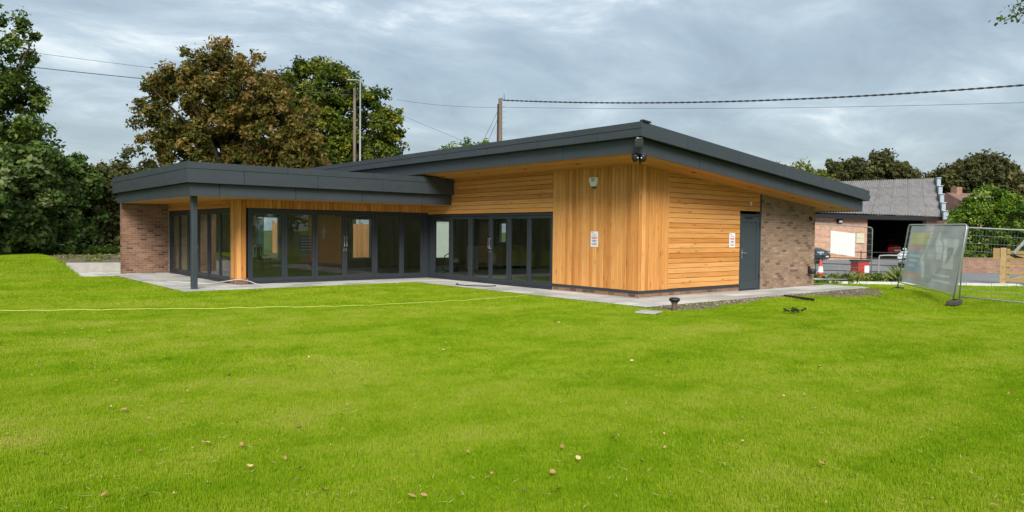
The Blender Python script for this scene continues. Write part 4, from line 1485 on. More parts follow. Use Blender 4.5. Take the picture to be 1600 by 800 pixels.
# beyond the roofs
tree('chestnut_tree', 'large rusty brown autumn chestnut tree behind the low wing roof', (2.4, 36.0, 0.3),
     [(0.6, 36.6, 9.2, 3.2, 3.2, 3.2), (2.6, 34.8, 10.2, 2.9, 2.9, 3.0), (1.4, 35.6, 11.4, 1.8, 1.8, 1.9), (4.6, 33.2, 7.8, 3.1, 3.1, 3.2), (1.2, 35.6, 6.2, 3.8, 3.4, 3.2), (5.6, 32.2, 5.4, 2.8, 2.8, 2.8), (-1.6, 38.2, 7.8, 1.3, 1.3, 2.4), (-1.0, 37.8, 10.6, 1.0, 1.0, 1.2), (0.4, 36.4, 12.4, 0.8, 0.8, 0.9), (3.9, 34.0, 11.6, 0.9, 0.9, 1.0), (2.0, 35.4, 12.7, 0.6, 0.6, 0.7)],
     'rust', shrink=0.95, shift=(-0.1, 0.1, -0.15), n=640, per=np.random.default_rng(4).uniform(30, 170, 640), size=0.27, clump=0.66, seed=3, trunk_r=0.38, tone=rusty, aspect=0.48, tvar=0.24, inner=0.4, limbs=40, shell=0.3)
tree('green_tree', 'tall dark green tree with yellow tips behind the lamp post', (12.6, 42.6, 0.2),
     [(12.2, 42.4, 10.6, 3.9, 3.9, 4.2), (15.0, 40.2, 9.4, 3.0, 3.0, 4.2), (9.6, 44.4, 9.2, 3.0, 3.0, 4.2), (11.8, 42.8, 13.0, 2.2, 2.2, 2.2), (15.0, 40.0, 6.6, 2.8, 2.8, 3.2), (12.0, 42.4, 6.0, 4.0, 4.0, 3.0)],
     'yellow_green', shift=(-0.55, 0.45, -0.2), n=700, per=120, size=0.31, clump=0.80, seed=5, trunk_r=0.42, inner=0.6, tvar=0.2, limbs=24,
     tone=lambda p, g: np.clip(0.45 + 0.22 * g.normal(size=len(p)), 0, 1))
tree('thin_tree', 'thin open grey green tree beside the rusty chestnut', (-3.3, 34.6, 0.2),
     [(-3.3, 34.4, 5.2, 0.9, 0.9, 1.1), (-2.2, 34.0, 4.3, 1.2, 1.2, 1.0), (-4.0, 35.0, 3.8, 1.3, 1.3, 1.2), (-1.2, 33.2, 4.6, 1.0, 1.0, 0.8)], 'olive', n=70, per=55, size=0.2, clump=0.55, seed=8, trunk_r=0.14, inner=0.3, limbs=24, shell=0.2)
tree('round_tree', 'distant green treetop just above the long roof by the wooden pole', (18.8, 32.9, 0), [(18.4, 33.4, 7.4, 1.2, 1.2, 1.0), (19.6, 32.3, 7.5, 1.0, 1.0, 0.9), (18.9, 32.9, 5.0, 1.6, 1.6, 2.2)], 'fresh', n=60, per=110, size=0.2, clump=0.55, seed=9, trunk_r=0.16)
tree('round_tree', 'light green treetop above the low end of the roof', (42.5, 19.8, 0), [(42.0, 20.2, 6.4, 1.6, 1.6, 1.3), (43.4, 19.2, 6.0, 1.4, 1.4, 1.2), (42.5, 19.8, 4.0, 2.0, 2.0, 2.4)], 'yellow_green', n=80, per=110, size=0.25, clump=0.65, seed=10, trunk_r=0.2, tone=lambda p, g: np.clip(0.7 + 0.15 * g.normal(size=len(p)), 0, 1))
tree('dark_tree', 'large dark olive tree behind the left half of the workshop roof', (66, 26.6, 0), [(65.2, 27.0, 7.0, 3.2, 3.2, 2.8), (67.4, 25.2, 8.4, 2.6, 2.6, 2.3), (69.5, 23.8, 7.0, 2.8, 2.8, 2.6), (67, 25.4, 5, 4, 4, 3)], 'olive', n=420, per=90, size=0.40, clump=0.8, seed=12, trunk_r=0.4, inner=0.6)
tree('dark_tree', 'smaller dark tree with rusty tint between the two large trees behind the workshop', (73.5, 22.7, 0), [(73.0, 23.0, 7.4, 1.8, 1.8, 1.7), (74.6, 21.4, 7.2, 1.7, 1.7, 1.4), (73.6, 22.4, 4.8, 2.4, 2.4, 2.4)], 'rust', n=100, per=90, size=0.4, clump=0.8, seed=13, trunk_r=0.3, tone=lambda p, g: np.clip(0.15 + 0.15 * g.normal(size=len(p)), 0, 1))
tree('dark_tree', 'broad dark olive tree behind the grey stepped gable', (71, 15.6, 0), [(69.6, 16.6, 6.8, 2.8, 2.8, 2.6), (70.8, 15.6, 7.8, 2.7, 2.7, 1.9), (72.4, 14.2, 6.4, 2.5, 2.5, 2.3), (71, 15.4, 4.6, 3.6, 3.6, 3.0)], 'olive', n=460, per=90, size=0.40, clump=0.8, seed=14, trunk_r=0.4, inner=0.6)
tree('dark_tree', 'dark tree at the right edge beyond the laurel', (76, 9.0, 0), [(76, 9.0, 5.4, 3.2, 3.2, 2.6), (79, 6.5, 6, 3.2, 3.2, 2.6)], 'olive', n=120, per=110, size=0.42, clump=1.0, seed=15, trunk_r=0.35)
tree('laurel_bush', 'bright green laurel bush behind the low brick wall', (33.8, 3.6, -0.2), [(33.4, 4.2, 2.2, 1.5, 1.5, 2.0), (34.6, 2.8, 2.4, 1.4, 1.4, 1.9), (33.9, 3.6, 3.6, 1.1, 1.1, 1.0), (33.0, 4.7, 1.2, 1.1, 1.1, 1.3), (35.2, 2.0, 1.3, 1.1, 1.1, 1.4)], 'fresh', shrink=0.86, shift=(0.25, -0.25, -0.1), n=420, per=110, size=0.16, clump=0.42, seed=16, cat='bush', trunk_r=0.1, limbs=20, inner=0.65, zmin=0.3)
tree('dark_hedge', 'dark clipped hedge right of the laurel bush', (40.5, 2.0, -0.2), [(40.2, 3.3, 2.0, 1.6, 1.6, 2.2), (41.4, 0.6, 2.2, 1.8, 1.8, 2.2), (42.6, -2.0, 2.2, 1.8, 1.8, 2.2), (38.4, 4.4, 1.2, 1.6, 1.6, 1.4)], 'dark_green', n=220, per=110, size=0.18, clump=0.5, seed=17, cat='hedge', trunk_r=0.12, inner=0.7, zmin=0.2)

# left edge: tall sycamore, then the shrub belt along the bank
tree('sycamore_tree', 'tall dark green sycamore at the left edge above the shrubs', (-10.8, 32.5, 0.4),
     [(-10.3, 32.0, 10.5, 2.2, 2.2, 1.9), (-11.2, 32.6, 7.4, 2.6, 2.6, 1.9), (-9.4, 31.6, 8.0, 1.5, 1.5, 1.0), (-9.9, 31.9, 6.4, 1.8, 1.8, 2.0), (-13.2, 33.5, 10, 3, 3, 3), (-14, 34, 6, 3.4, 3.4, 3), (-8.7, 31.4, 5.4, 1.3, 1.3, 1.5)],
     'dark_green', n=430, per=110, size=0.21, clump=0.55, seed=20, trunk_r=0.32, inner=0.55, limbs=26)
SHR = [  # x, y, height, half width
    (-11.6, 23.4, 4.8, 1.7), (-10.0, 25.2, 5.3, 1.7), (-13.4, 21.9, 4.2, 1.6), (-8.7, 27.0, 5.0, 1.5), (-7.5, 28.6, 5.0, 1.4), (-6.4, 30.0, 4.8, 1.4), (-5.2, 31.0, 5.1, 1.4), (-15.2, 20.6, 4.4, 1.8), (-4.0, 31.6, 3.6, 1.3)]
SHL = ['leafy dark shrub of the bank belt, second from the left edge', 'tallest dark shrub in the bank belt at the left', 'dark shrub of the bank belt reaching the left edge of the lawn', 'dark broadleaf shrub between the tallest shrub and the brick fin wall',
       'lower dark shrub left of the brick fin wall', 'shrub directly behind the end of the brick fin wall', 'pale topped shrub rising above the roof at the left end', 'dark shrub beyond the left edge of the lawn', 'shrub hidden largely behind the left end of the low roof']
for i, (x, y, h, w) in enumerate(SHR):
    tree('shrub', SHL[i], (x, y, 0.35), [(x, y, h * 0.45, w, w, h * 0.42), (x + 0.3, y - 0.2, h * 0.72, w * 0.75, w * 0.75, h * 0.26), (x - 0.4, y - 0.5, h * 0.25, w * 1.0, w * 0.9, h * 0.24)],
         ['hedge', 'hedge', 'hedge', 'hedge', 'hedge', 'olive', 'olive', 'hedge', 'olive'][i], n=170, per=90, size=0.21, clump=0.46, seed=30 + i, cat='shrub', trunk_r=0.07, limbs=14, inner=0.6, group='shrubs in the belt along the bank', aspect=0.75, zmin=0.35)
# low weeds at the foot of the shrub belt
g = np.random.default_rng(77)
pts = []
for k in range(230):
    u = g.random()
    x = -14.5 + u * 10.5
    y = 20.6 + (x + 14.5) * 0.87 + g.random() * 2.2 - 0.9
    pts.append((x, y, 0.42 + 0.18 * g.random()))
pts = np.array(pts)
v, f, tn = leaf_cloud(pts, 0.25 + 0.2 * g.random(len(pts)), 42, 0.10, seed=78, tone_base=np.clip(0.35 + 0.3 * g.normal(size=len(pts)), 0, 1), flat=0.8, shell=0.2, aspect=0.6)
tag(link('ground_cover', raw_mesh('ground_cover', v, f, LEAF['dark_green'], False, tn)), 'low weeds and ivy along the foot of the shrubs', 'weeds', kind='stuff')
pts = np.array([(-8.9 + g.random() * 4.0, 18.3 + g.random() * 4.5, 0.36 + 0.1 * g.random()) for k in range(60)])
v, f, tn = leaf_cloud(pts, 0.16 + 0.12 * g.random(len(pts)), 26, 0.09, seed=79, tone_base=np.clip(0.5 + 0.3 * g.normal(size=len(pts)), 0, 1), flat=0.7, shell=0.2)
tag(link('ground_cover', raw_mesh('ground_cover', v, f, LEAF['weed'], False, tn)), 'scattered small weeds on the soil above the retaining wall', 'weeds', kind='stuff')
# thin metal pipe rail low in the shrubs and a leaning stake
s = MB(); s.tube([(-15.0, 20.6, 0.92), (-8.2, 25.4, 0.80)], 0.02, 6)
tag(s.build('pipe', M['lamp_grey']), 'thin pale pipe lying level in front of the dark shrubs', 'pipe')

# wood beyond the field to the right of the view
g = np.random.default_rng(60)
pts = []
for (x, y, h) in ((31, -24, 9), (36, -17, 11), (26, -29, 8), (20, -34, 10), (40, -26, 12), (13, -37, 9)):
    k = 70
    d = g.normal(size=(k, 3)); d /= np.linalg.norm(d, axis=1, keepdims=True)
    pts.append(np.array([x, y, h * 0.5]) + d * np.array([4.2, 4.2, h * 0.5]) * (0.5 + 0.5 * g.random((k, 1))))
pts = np.concatenate(pts)
v, f, tn = leaf_cloud(pts, np.full(len(pts), 1.2), 45, 0.5, seed=61)
tag(link('distant_wood', raw_mesh('distant_wood', v, f, LEAF['dark_green'], False, tn)), 'dark wood beyond the right side of the lawn', 'wood', kind='stuff')

# near branch hanging in at the top right
bp = Vector((4.6, -9.4, 0))
t = thing('birch_tree', 'overhanging leafy branch of a tree at the top right corner', 'tree', bp)
g = np.random.default_rng(91)
s = MB(); s.tube([(0, 0, -0.2), (0.1, 0, 3), (0.0, 0.1, 6.5), (0.1, 0.1, 9.5)], [0.2, 0.16, 0.12, 0.05], 10)
cl = []
for (e, z0) in (((-3.22, 2.32, 5.36), 6.4), ((-3.10, 2.18, 5.52), 6.6), ((-2.98, 1.98, 4.86), 6.0), ((-2.90, 2.0, 5.75), 6.9), ((0.8, 1.2, 6.6), 7), ((-0.6, 1.2, 5.7), 6.4)):
    E = Vector(e)
    path = spline([(0.03, 0.08, z0), Vector((0.03, 0.08, z0)).lerp(E, 0.5) + Vector((0, 0, 0.35)), E], 8)
    s.tube(path, [0.04 - 0.034 * i / 16 for i in range(17)], 6)
    for p in path[11:]:
        for q in range(2):
            cl.append(p + Vector(g.normal(size=3)) * 0.08)
s.build('trunk', M['bark'], t, smooth=True, fix=False)
cl = np.array([tuple(p) for p in cl])
v, f, tn = leaf_cloud(cl, np.full(len(cl), 0.17), 9, 0.075, seed=92, shell=0.2, flat=1.0, aspect=0.65, normal_up=0.2)
link('crown', raw_mesh('crown', v, f, LEAF['dark_green'], False, tn), t)

# weed clumps by the fence and a tuft in the lawn
for i, (x, y, r_, lab) in enumerate([(14.0, 2.7, 0.75, 'tall weed clump beside the red and white cone'), (14.9, 2.1, 0.7, 'grassy weed clump in front of the red bin'), (12.8, 2.9, 0.7, 'weed clump at the corner of the brick panel'), (16.9, 0.9, 0.6, 'low broadleaf weeds left of the printed netting'), (16.2, 1.7, 0.5, 'weeds at the foot of the red bin')]):
    g = np.random.default_rng(100 + i)
    wk = ('weed', 'yellow_green', 'weed', 'dark_green', 'weed')[i]
    t = thing('weed_clump', lab, 'weeds', (x, y, -0.3), 0, 'weed clumps along the fence')
    m = 230
    a = g.random(m) * 6.28; rr = r_ * np.sqrt(g.random(m)); L = (0.20 + 0.35 * g.random(m)) * (0.6 + 0.9 * g.random()) * (1.15 - 0.7 * rr / r_); w = 0.012 + 0.02 * g.random(m)
    bx, by = rr * np.cos(a), rr * np.sin(a)
    lean = g.normal(size=(m, 2)) * 0.35
    b2 = g.random(m) * 3.14
    wx, wy = np.cos(b2) * w, np.sin(b2) * w
    zc = np.zeros(m)
    v = np.stack([np.stack([bx - wx, by - wy, zc], 1), np.stack([bx + wx, by + wy, zc], 1), np.stack([bx + lean[:, 0] * L * .5 + wx * .7, by + lean[:, 1] * L * .5 + wy * .7, L * .65], 1), np.stack([bx + lean[:, 0] * L * 1.3, by + lean[:, 1] * L * 1.3, L], 1)], 1).reshape(-1, 3)
    i0 = np.arange(m) * 4
    f = np.stack([np.stack([i0, i0 + 1, i0 + 2], 1), np.stack([i0, i0 + 2, i0 + 3], 1)], 1).reshape(-1, 3)
    link('stems', raw_mesh('stems', v, f, LEAF['weed'], False, np.repeat(np.clip(g.random(m), 0, 1), 4)), t)
    pc = np.array([(rr[k] * math.cos(a[k]), rr[k] * math.sin(a[k]), 0.12 + 0.2 * g.random()) for k in range(26)])
    v, f, tn = leaf_cloud(pc, np.full(26, 0.16), 24, 0.11, seed=200 + i, shell=0.2)
    link('leaves', raw_mesh('leaves', v, f, LEAF[wk], False, tn), t)
pc = np.array([(0.27 + rnd.uniform(-.28, .28), -3.85 + rnd.uniform(-.12, .12), 0.03 + rnd.random() * 0.04) for k in range(12)])
v, f, tn = leaf_cloud(pc, np.full(12, 0.07), 14, 0.055, seed=301, shell=0.2, tone_base=np.full(12, 0.15))
t = thing('uprooted_weed', 'dark wilted weed lying on the lawn in front of the door', 'weed', (0.27, -3.85, 0.0))
v = v - np.array([0.27, -3.85, 0.0])
link('leaves', raw_mesh('leaves', v, f, LEAF['olive'], False, tn), t)
s = MB(); s.tube(spline([(-0.3, 0.05, 0.03), (-0.1, -0.03, 0.05), (0.12, 0.04, 0.04), (0.3, -0.04, 0.03)], 6), 0.008, 6); s.build('stem', M['rust_dark'], t)

# ------------------------------------------------------------------ poles and wires
def pole(loc, h, r, label, extra=None):
    t = thing('utility_pole', label, 'pole', loc)
    s = MB(); s.tube([(0, 0, -0.3), (0.02, 0, h * 0.5), (0, 0.01, h)], [r * 1.25, r * 1.1, r * 0.85], 12)
    o = s.build('pole', None, t, smooth=True)
    o.data.transform(Matrix.Rotation(math.pi / 2, 4, 'Y')); o.rotation_euler = (0, -math.pi / 2, 0)
    o.data.materials.append(M['pole_timber'])
    return t


t = pole((11.42, 36.45, 0.2), 11.5, 0.11, 'plain brown wooden pole beside the lamp post')
t = pole((14.48, 23.55, 0), 9.65, 0.135, 'grey wooden utility pole with wires above the long roof')
s = MB(); s.tube([(-0.17, 0.03, 6.5), (-0.15, 0.03, 9.3)], 0.05, 8); s.build('cable_guard', M['rust_dark'], t)
s = MB()
for k in range(7):
    z = 7.2 + k * 0.33
    s.tube([(0.06, -0.05, z), (0.30 if k % 2 else 0.26, -0.12, z + 0.02)], 0.018, 6)
s.build('step_iron', M['galv'], t)
s = MB(); s.tube([(0.10, -0.05, 9.55), (0.2, -0.1, 9.95), (0.26, -0.13, 9.5)], 0.02, 6); s.build('insulator', M['rust_dark'], t)
t = thing('street_lamp', 'slim grey street lamp with flat head between the two dark trees', 'street lamp', (11.26, 35.29, 0.2))
s = MB(); s.tube([(0, 0, -0.2), (0, 0, 1.5), (0, 0, 11.82)], [0.085, 0.07, 0.05], 12); s.build('pole', M['lamp_grey'], t, smooth=True)
s = MB(); s.tube([(0, 0, 11.7), (0.0, 0.0, 11.86), (-0.18, 0.15, 11.86)], 0.045, 8); s.build('arm', M['lamp_grey'], t)
s = MB(); s.cbox((-0.42, 0.35, 11.87), (0.75, 0.26, 0.08), Matrix.Rotation(math.atan2(0.30, -0.36), 3, 'Z')); bevel(s.build('lamp_head', M['lamp_grey'], t), 0.025)


def wire(a, b, sag, r, label, twist=False, mat='cable_dark'):
    a, b = Vector(a), Vector(b)
    N = 60
    pts = [a.lerp(b, i / N) - Vector((0, 0, sag * 4 * (i / N) * (1 - i / N))) for i in range(N + 1)]
    s = MB()
    if twist:
        side = (b - a).cross(Vector((0, 0, 1))).normalized()
        for ph in (0, math.pi):
            q = []
            NN = 360
            for i in range(NN + 1):
                p = a.lerp(b, i / NN) - Vector((0, 0, sag * 4 * (i / NN) * (1 - i / NN)))
                an = i * 0.80 + ph
                q.append(p + Vector((0, 0, 1)) * math.cos(an) * 0.022 + side * math.sin(an) * 0.022)
            s.tube(q, r, 5)
    else:
        s.tube(pts, r, 5)
    tag(s.build('overhead_wire', M[mat], fix=False, smooth=True), label, 'wire')


def ext(a, b, k):
    a, b = Vector(a), Vector(b)
    return a + (b - a) * k


wire(ext((-1.65, 44.02, 11.8), (-8.52, 47.75, 12.37), 1.6), (11.42, 36.45, 11.2), 0.25, 0.026, 'thick dark wire running left from the chestnut tree to the sycamore')
wire(ext((-1.36, 44.43, 12.69), (-6.88, 46.4, 13.06), 1.9), (11.42, 36.6, 11.5), 0.1, 0.012, 'thin upper wire between the sycamore and the chestnut tree')
wire((14.62, 23.45, 9.55), (22.9, -6.2, 7.75), 0.55, 0.024, 'thick twisted cable running right from the top of the wooden pole', True)
wire((14.45, 23.55, 9.12), (27.2, -6.3, 7.35), 0.25, 0.009, 'thin single wire below the twisted cable')
wire((12.21, 31.91, 10.4), (14.45, 23.6, 9.12), 0.15, 0.009, 'thin wire left of the wooden pole toward the green tree')
wire((11.5, 33.4, 10.2), (17.6, 29.6, 7.4), 0.05, 0.009, 'thin slanting wire dropping behind the long roof')
wire((14.40, 23.6, 9.0), (14.80, 26.6, 6.2), 0.0, 0.012, 'left stay wire slanting down from the wooden pole')
wire((14.44, 23.6, 8.6), (15.05, 26.3, 6.2), 0.0, 0.012, 'right stay wire slanting down from the wooden pole')

# ------------------------------------------------------------------ workshop beyond the road
ws = thing('workshop', 'red brick workshop with grey corrugated roof and wide dark doorway', 'building', (0, 0, 0))
EL, ER = Vector((33.5, 16.6, 3.26)), Vector((48.4, 11.08, 3.08))
RL, RR = Vector((43.0, 19.0, 5.75)), Vector((51.2, 12.73, 6.22))
ed = (ER - EL); ed.z = 0; ed.normalize()
inn = Vector((-ed.y, ed.x, 0))
if inn.y < 0:
    inn = -inn


def corr_sheet(a, b, c, d, waves, name='roof_sheet'):
    """corrugated sheet: a-b eave, d-c ridge"""
    n = waves * 4
    v, f = [], []
    nrm = (b - a).cross(d - a).normalized()
    for i in range(n + 1):
        u = i / n
        h = 0.045 * math.cos(2 * math.pi * i / 4)
        for w in (0.0, 1.0):
            p = a.lerp(b, u).lerp(d.lerp(c, u), w) + nrm * h
            v.append(p)
    for i in range(n):
        f.append((2 * i, 2 * i + 2, 2 * i + 3, 2 * i + 1))
    s = MB(); s.cur = 0.4 + 0.25 * rnd.random(); s.add(v, f)
    return s.build(name, M['roof_sheet'], ws, smooth=True, fix=False)


M['roof_sheet'] = attr_mat('roof_sheet', [(0, (0.165, 0.16, 0.16)), (1, (0.195, 0.19, 0.19))], 0.9, 2.6, 0.22)
rows = 4
cols = 9
for j in range(rows):
    for i in range(cols):
        u0, u1 = i / cols, (i + 1) / cols
        w0, w1 = j / rows, (j + 1) / rows + (0.02 if j < rows - 1 else 0)
        q = lambda u, w: EL.lerp(ER, u).lerp(RL.lerp(RR, u), w) + Vector((0, 0, 0.02 * (rows - j) if False else 0.018 * j))
        corr_sheet(q(u0, w0), q(u1, w0), q(u1, w1), q(u0, w1), 7)


def wseg(u0, u1, z0, z1, name, m, thick=0.3, off=0.0, parent=None):
    a = EL.lerp(ER, u0); b = EL.lerp(ER, u1)
    a.z = b.z = 0
    a += inn * off; b += inn * off
    L = (b - a).length
    s = MB(); s.box(0, L, 0, thick, z0, z1)
    o = s.build(name, m, parent or ws)
    o.location = a
    o.rotation_euler = (0, 0, math.atan2(ed.y, ed.x))
    return o


wseg(0.0, 0.195, -0.4, 3.1, 'wall', M['brick_far'], off=0.5)
wseg(0.215, 0.565, -0.4, 3.05, 'wall', M['brick_far'], off=0.5)
wseg(0.93, 0.995, -0.4, 3.0, 'wall', M['brick_far'], off=0.5)
wseg(0.0, 1.0, 2.76, 3.06, 'fascia_board', M['black_plastic'], 0.1, 0.02)
wseg(0.195, 0.215, -0.4, 3.0, 'door_post', M['rust_dark'], 0.2, 0.52)
wseg(0.565, 0.935, 2.72, 2.86, 'lintel', M['rust_dark'], 0.3, 0.5)
wseg(0.0, 1.0, -0.4, 4.6, 'back_wall', M['dark_void'], 0.2, 9.0)  # darkness of the bay put into the near-black wall colour
wseg(0.3, 0.99, -0.24, -0.22, 'floor', M['rust_dark'], 8.5, 0.8)  # floor coloured dark to stand in for the bay's shade
wseg(0.42, 0.44, -0.3, 3.0, 'inner_wall', M['dark_void'], 8.0, 0.9)  # near-black panel added to keep light out of the bay
wseg(0.975, 0.985, -0.3, 3.0, 'inner_wall', M['dark_void'], 8.0, 0.85)  # near-black panel added in front of the gable to keep the bay dark
wseg(0.44, 0.975, 2.95, 2.99, 'shade_lining', M['dark_void'], 8.0, 0.85)  # near-black sheet added overhead to block light in the bay
wseg(0.99, 1.0, -0.4, 3.05, 'gable_wall', M['brick_far'], 8, 0.5)
# stepped grey flashing up the right gable
for k in range(5):
    p = ER.lerp(RR, k / 4.6)
    s = MB(); s.cbox((0, 0, 0.02), (0.28, 1.45, 0.62), None); s.cbox((0.0, -0.05, 0.36), (0.36, 1.5, 0.06))
    o = bevel(s.build('gable_flashing', M['flash_grey'], ws), 0.02)
    o.location = p + Vector((0.12, 0, 0.05)); o.rotation_euler = (0, 0, math.atan2((RR - ER).y, (RR - ER).x) - math.pi / 2)
s = MB(); s.tube([(0, 0, 0), (0, 0, -0.9)], 0.07, 8); o = s.build('drainpipe', M['flash_grey'], ws); o.location = ER + Vector((0.25, -0.25, 0.5))
# lamp and notice on the wall
p = EL.lerp(ER, 0.395); p.z = 2.62; p -= inn * -0.44
t = thing('wall_lamp', 'square floodlight with pale face high on the workshop wall', 'lamp', p, math.atan2(ed.y, ed.x))
s = MB(); s.box(-0.22, 0.22, -0.14, 0, -0.16, 0.16); s.build('housing', M['black_plastic'], t)
s = MB(); s.box(-0.13, 0.15, -0.155, -0.14, -0.12, 0.04); s.build('lens', M['white_plastic'], t)
p = EL.lerp(ER, 0.522); p.z = 1.35; p += inn * 0.47
t = thing('wall_board', 'pale cream notice board on the workshop wall beside the doorway', 'sign', p, math.atan2(ed.y, ed.x))
s = MB(); s.box(-0.38, 0.38, -0.03, 0, -0.36, 0.36); M['cream'] = simple('cream', (0.60, 0.57, 0.40), 0.7); s.build('board', M['cream'], t)
# more roofs beyond the workshop
t = thing('brick_outbuilding', 'brown roofed brick building between the stepped gable and the laurel', 'building', (58.5, 9.6, -0.3), math.atan2(ed.y, ed.x))
s = MB(); s.box(-4, 1, 0, 5, 0, 4.2); s.build('wall', M['brick_low'], t)
s = MB(); s.prism([(-4.2, -0.3, 4.1), (-4.2, 2.5, 5.6), (-4.2, 5.3, 4.1)], (5.4, 0, 0)); M['tile'] = simple('tile', (0.20, 0.12, 0.095), 0.9, 0, 0.25, 3); s.build('roof', M['tile'], t)
s = MB(); s.box(-3.4, -2.8, 2.2, 2.8, 5.3, 6.1); s.build('chimney', M['brick_low'], t)

# ------------------------------------------------------------------ vehicles
def car(name, label, loc, rz, paint, L=4.2, Wd=1.78, H=1.55, hood=1.05, rear=0.5, belt=0.95):
    """front towards +X"""
    t = thing(name, label, 'car', loc, rz)
    w = Wd / 2
    xf, xr = L / 2, -L / 2
    st = [  # x, half width, z low, z belt/top of lower body
        (xr, w * 0.80, 0.42, belt * 0.90), (xr + 0.12, w * 0.93, 0.28, belt * 0.98), (xr + 0.7, w, 0.22, belt), (-0.3, w, 0.22, belt), (xf - hood - 0.35, w, 0.22, belt), (xf - hood * 0.55, w * 0.98, 0.22, belt * 0.95), (xf - 0.28, w * 0.93, 0.24, belt * 0.83), (xf - 0.06, w * 0.82, 0.32, belt * 0.70), (xf, w * 0.72, 0.40, belt * 0.58)]
    s = MB()
    sec = lambda x, hw, zl, zt: [(x, -hw * 0.9, zl), (x, -hw, zl + 0.14), (x, -hw, zt - 0.14), (x, -hw * 0.93, zt - 0.03), (x, -hw * 0.6, zt + 0.02), (x, 0, zt + 0.035), (x, hw * 0.6, zt + 0.02), (x, hw * 0.93, zt - 0.03), (x, hw, zt - 0.14), (x, hw, zl + 0.14), (x, hw * 0.9, zl)]
    vs = [p for q in st for p in sec(*q)]
    n = 11
    fs = []
    for i in range(len(st) - 1):
        for k in range(n):
            fs.append((i * n + k, i * n + (k + 1) % n, (i + 1) * n + (k + 1) % n, (i + 1) * n + k))
    fs += [tuple(range(n)), tuple((len(st) - 1) * n + k for k in range(n))]
    s.add(vs, fs)
    # cabin
    cab = [(xr + 0.10, w * 0.80, belt - 0.04, w * 0.80), (xr + rear, w * 0.84, H - 0.06, w * 0.66), (-0.1, w * 0.86, H, w * 0.70), (xf - hood - 0.95, w * 0.84, H - 0.05, w * 0.66), (xf - hood - 0.05, w * 0.84, belt - 0.03, w * 0.82)]
    cv = []
    for x, wb, zt, wt_ in cab:
        cv += [(x, -wb, belt - 0.06), (x, -wt_, zt), (x, wt_, zt), (x, wb, belt - 0.06)]
    cf = []
    for i in range(len(cab) - 1):
        for k in range(3):
            cf.append((i * 4 + k, i * 4 + k + 1, (i + 1) * 4 + k + 1, (i + 1) * 4 + k))
    s.add(cv, cf)
    b = bevel(s.build('body', paint, t, smooth=True), 0.03, 2, 30)
    # glass, a few mm proud
    def panel(nm, q, off):
        s = MB(); s.prism(q, off); return s.build(nm, M['car_glass'], t)
    x3, x4 = xf - hood - 0.95, xf - hood - 0.05
    fwd = Vector((0.45, 0, 0.9)).normalized() * 0.012
    lerp = lambda a, b_, u: a + (b_ - a) * u
    panel('windscreen', [(lerp(x3, x4, .06), -w * .62, lerp(H - .05, belt, .06)), (lerp(x3, x4, .06), w * .62, lerp(H - .05, belt, .06)), (lerp(x3, x4, .93), w * .77, lerp(H - .05, belt, .93)), (lerp(x3, x4, .93), -w * .77, lerp(H - .05, belt, .93))], fwd)
    xb0, xb1 = xr + 0.10, xr + rear
    panel('rear_window', [(lerp(xb1, xb0, .1), -w * .62, lerp(H - .06, belt, .12)), (lerp(xb1, xb0, .1), w * .62, lerp(H - .06, belt, .12)), (lerp(xb1, xb0, .75), w * .74, lerp(H - .06, belt, .8)), (lerp(xb1, xb0, .75), -w * .74, lerp(H - .06, belt, .8))], (-0.012, 0, 0.004))
    for sy in (-1, 1):
        for xa, xb in ((xr + rear + 0.02, -0.15), (-0.08, x3 + 0.12)):
            zt, zb = H - 0.14, belt + 0.02
            q = [(xa - (0.12 if xa < -0.5 else 0), sy * w * 0.845, zb), (xb + (0.32 if xb > 0 else 0), sy * w * 0.845, zb), (xb, sy * w * 0.715, zt), (xa + 0.03, sy * w * 0.715, zt)]
            panel('side_window', q, (0, sy * 0.012, 0.004))
        for xw in (xf - 0.82, xr + 0.78):
            s = MB(); s.lathe([(0.20, -0.10), (0.315, -0.09), (0.325, 0.0), (0.315, 0.09), (0.20, 0.10)], 20, 'Y'); wh = s.build('wheel', M['rubber'], t, (xw, sy * (w - 0.09), 0.32))
            s = MB(); s.lathe([(0.05, sy * 0.105), (0.19, sy * 0.112), (0.205, sy * 0.09)], 14, 'Y'); s.build('rim', M['galv'], wh)
        s = MB(); s.cbox((0, 0, 0), (0.26, 0.34, 0.14), Matrix.Rotation(sy * 0.45, 3, 'Z')); bevel(s.build('headlight', M['headlight'], t, (xf - 0.20, sy * w * 0.68, belt * 0.70)), 0.03)
        s = MB(); s.cbox((0, 0, 0), (0.06, 0.22, 0.26), None); bevel(s.build('tail_lamp', M['tail_lamp'], t, (xr + 0.02, sy * w * 0.70, belt * 0.80)), 0.02)
        s = MB(); s.cbox((0, 0, 0), (0.12, 0.18, 0.12), None); bevel(s.build('mirror', paint, t, (x3 + 0.62, sy * (w + 0.06), belt + 0.06)), 0.03)
    s = MB(); s.box(xf - 0.06, xf + 0.015, -w * 0.5, w * 0.5, 0.42, belt * 0.60); bevel(s.build('grille', M['black_plastic'], t), 0.02)
    s = MB(); s.box(xf + 0.012, xf + 0.025, -0.26, 0.26, 0.40, 0.51); s.build('number_plate', M['white_plastic'], t)
    s = MB(); s.box(xr - 0.02, xr + 0.02, -0.26, 0.26, 0.55, 0.66); s.build('number_plate', M['plate'], t)
    return t


def heading(cx, cy):
    v = P2(cx, cy) - P2(0, 0)
    return math.atan2(v.y, v.x)


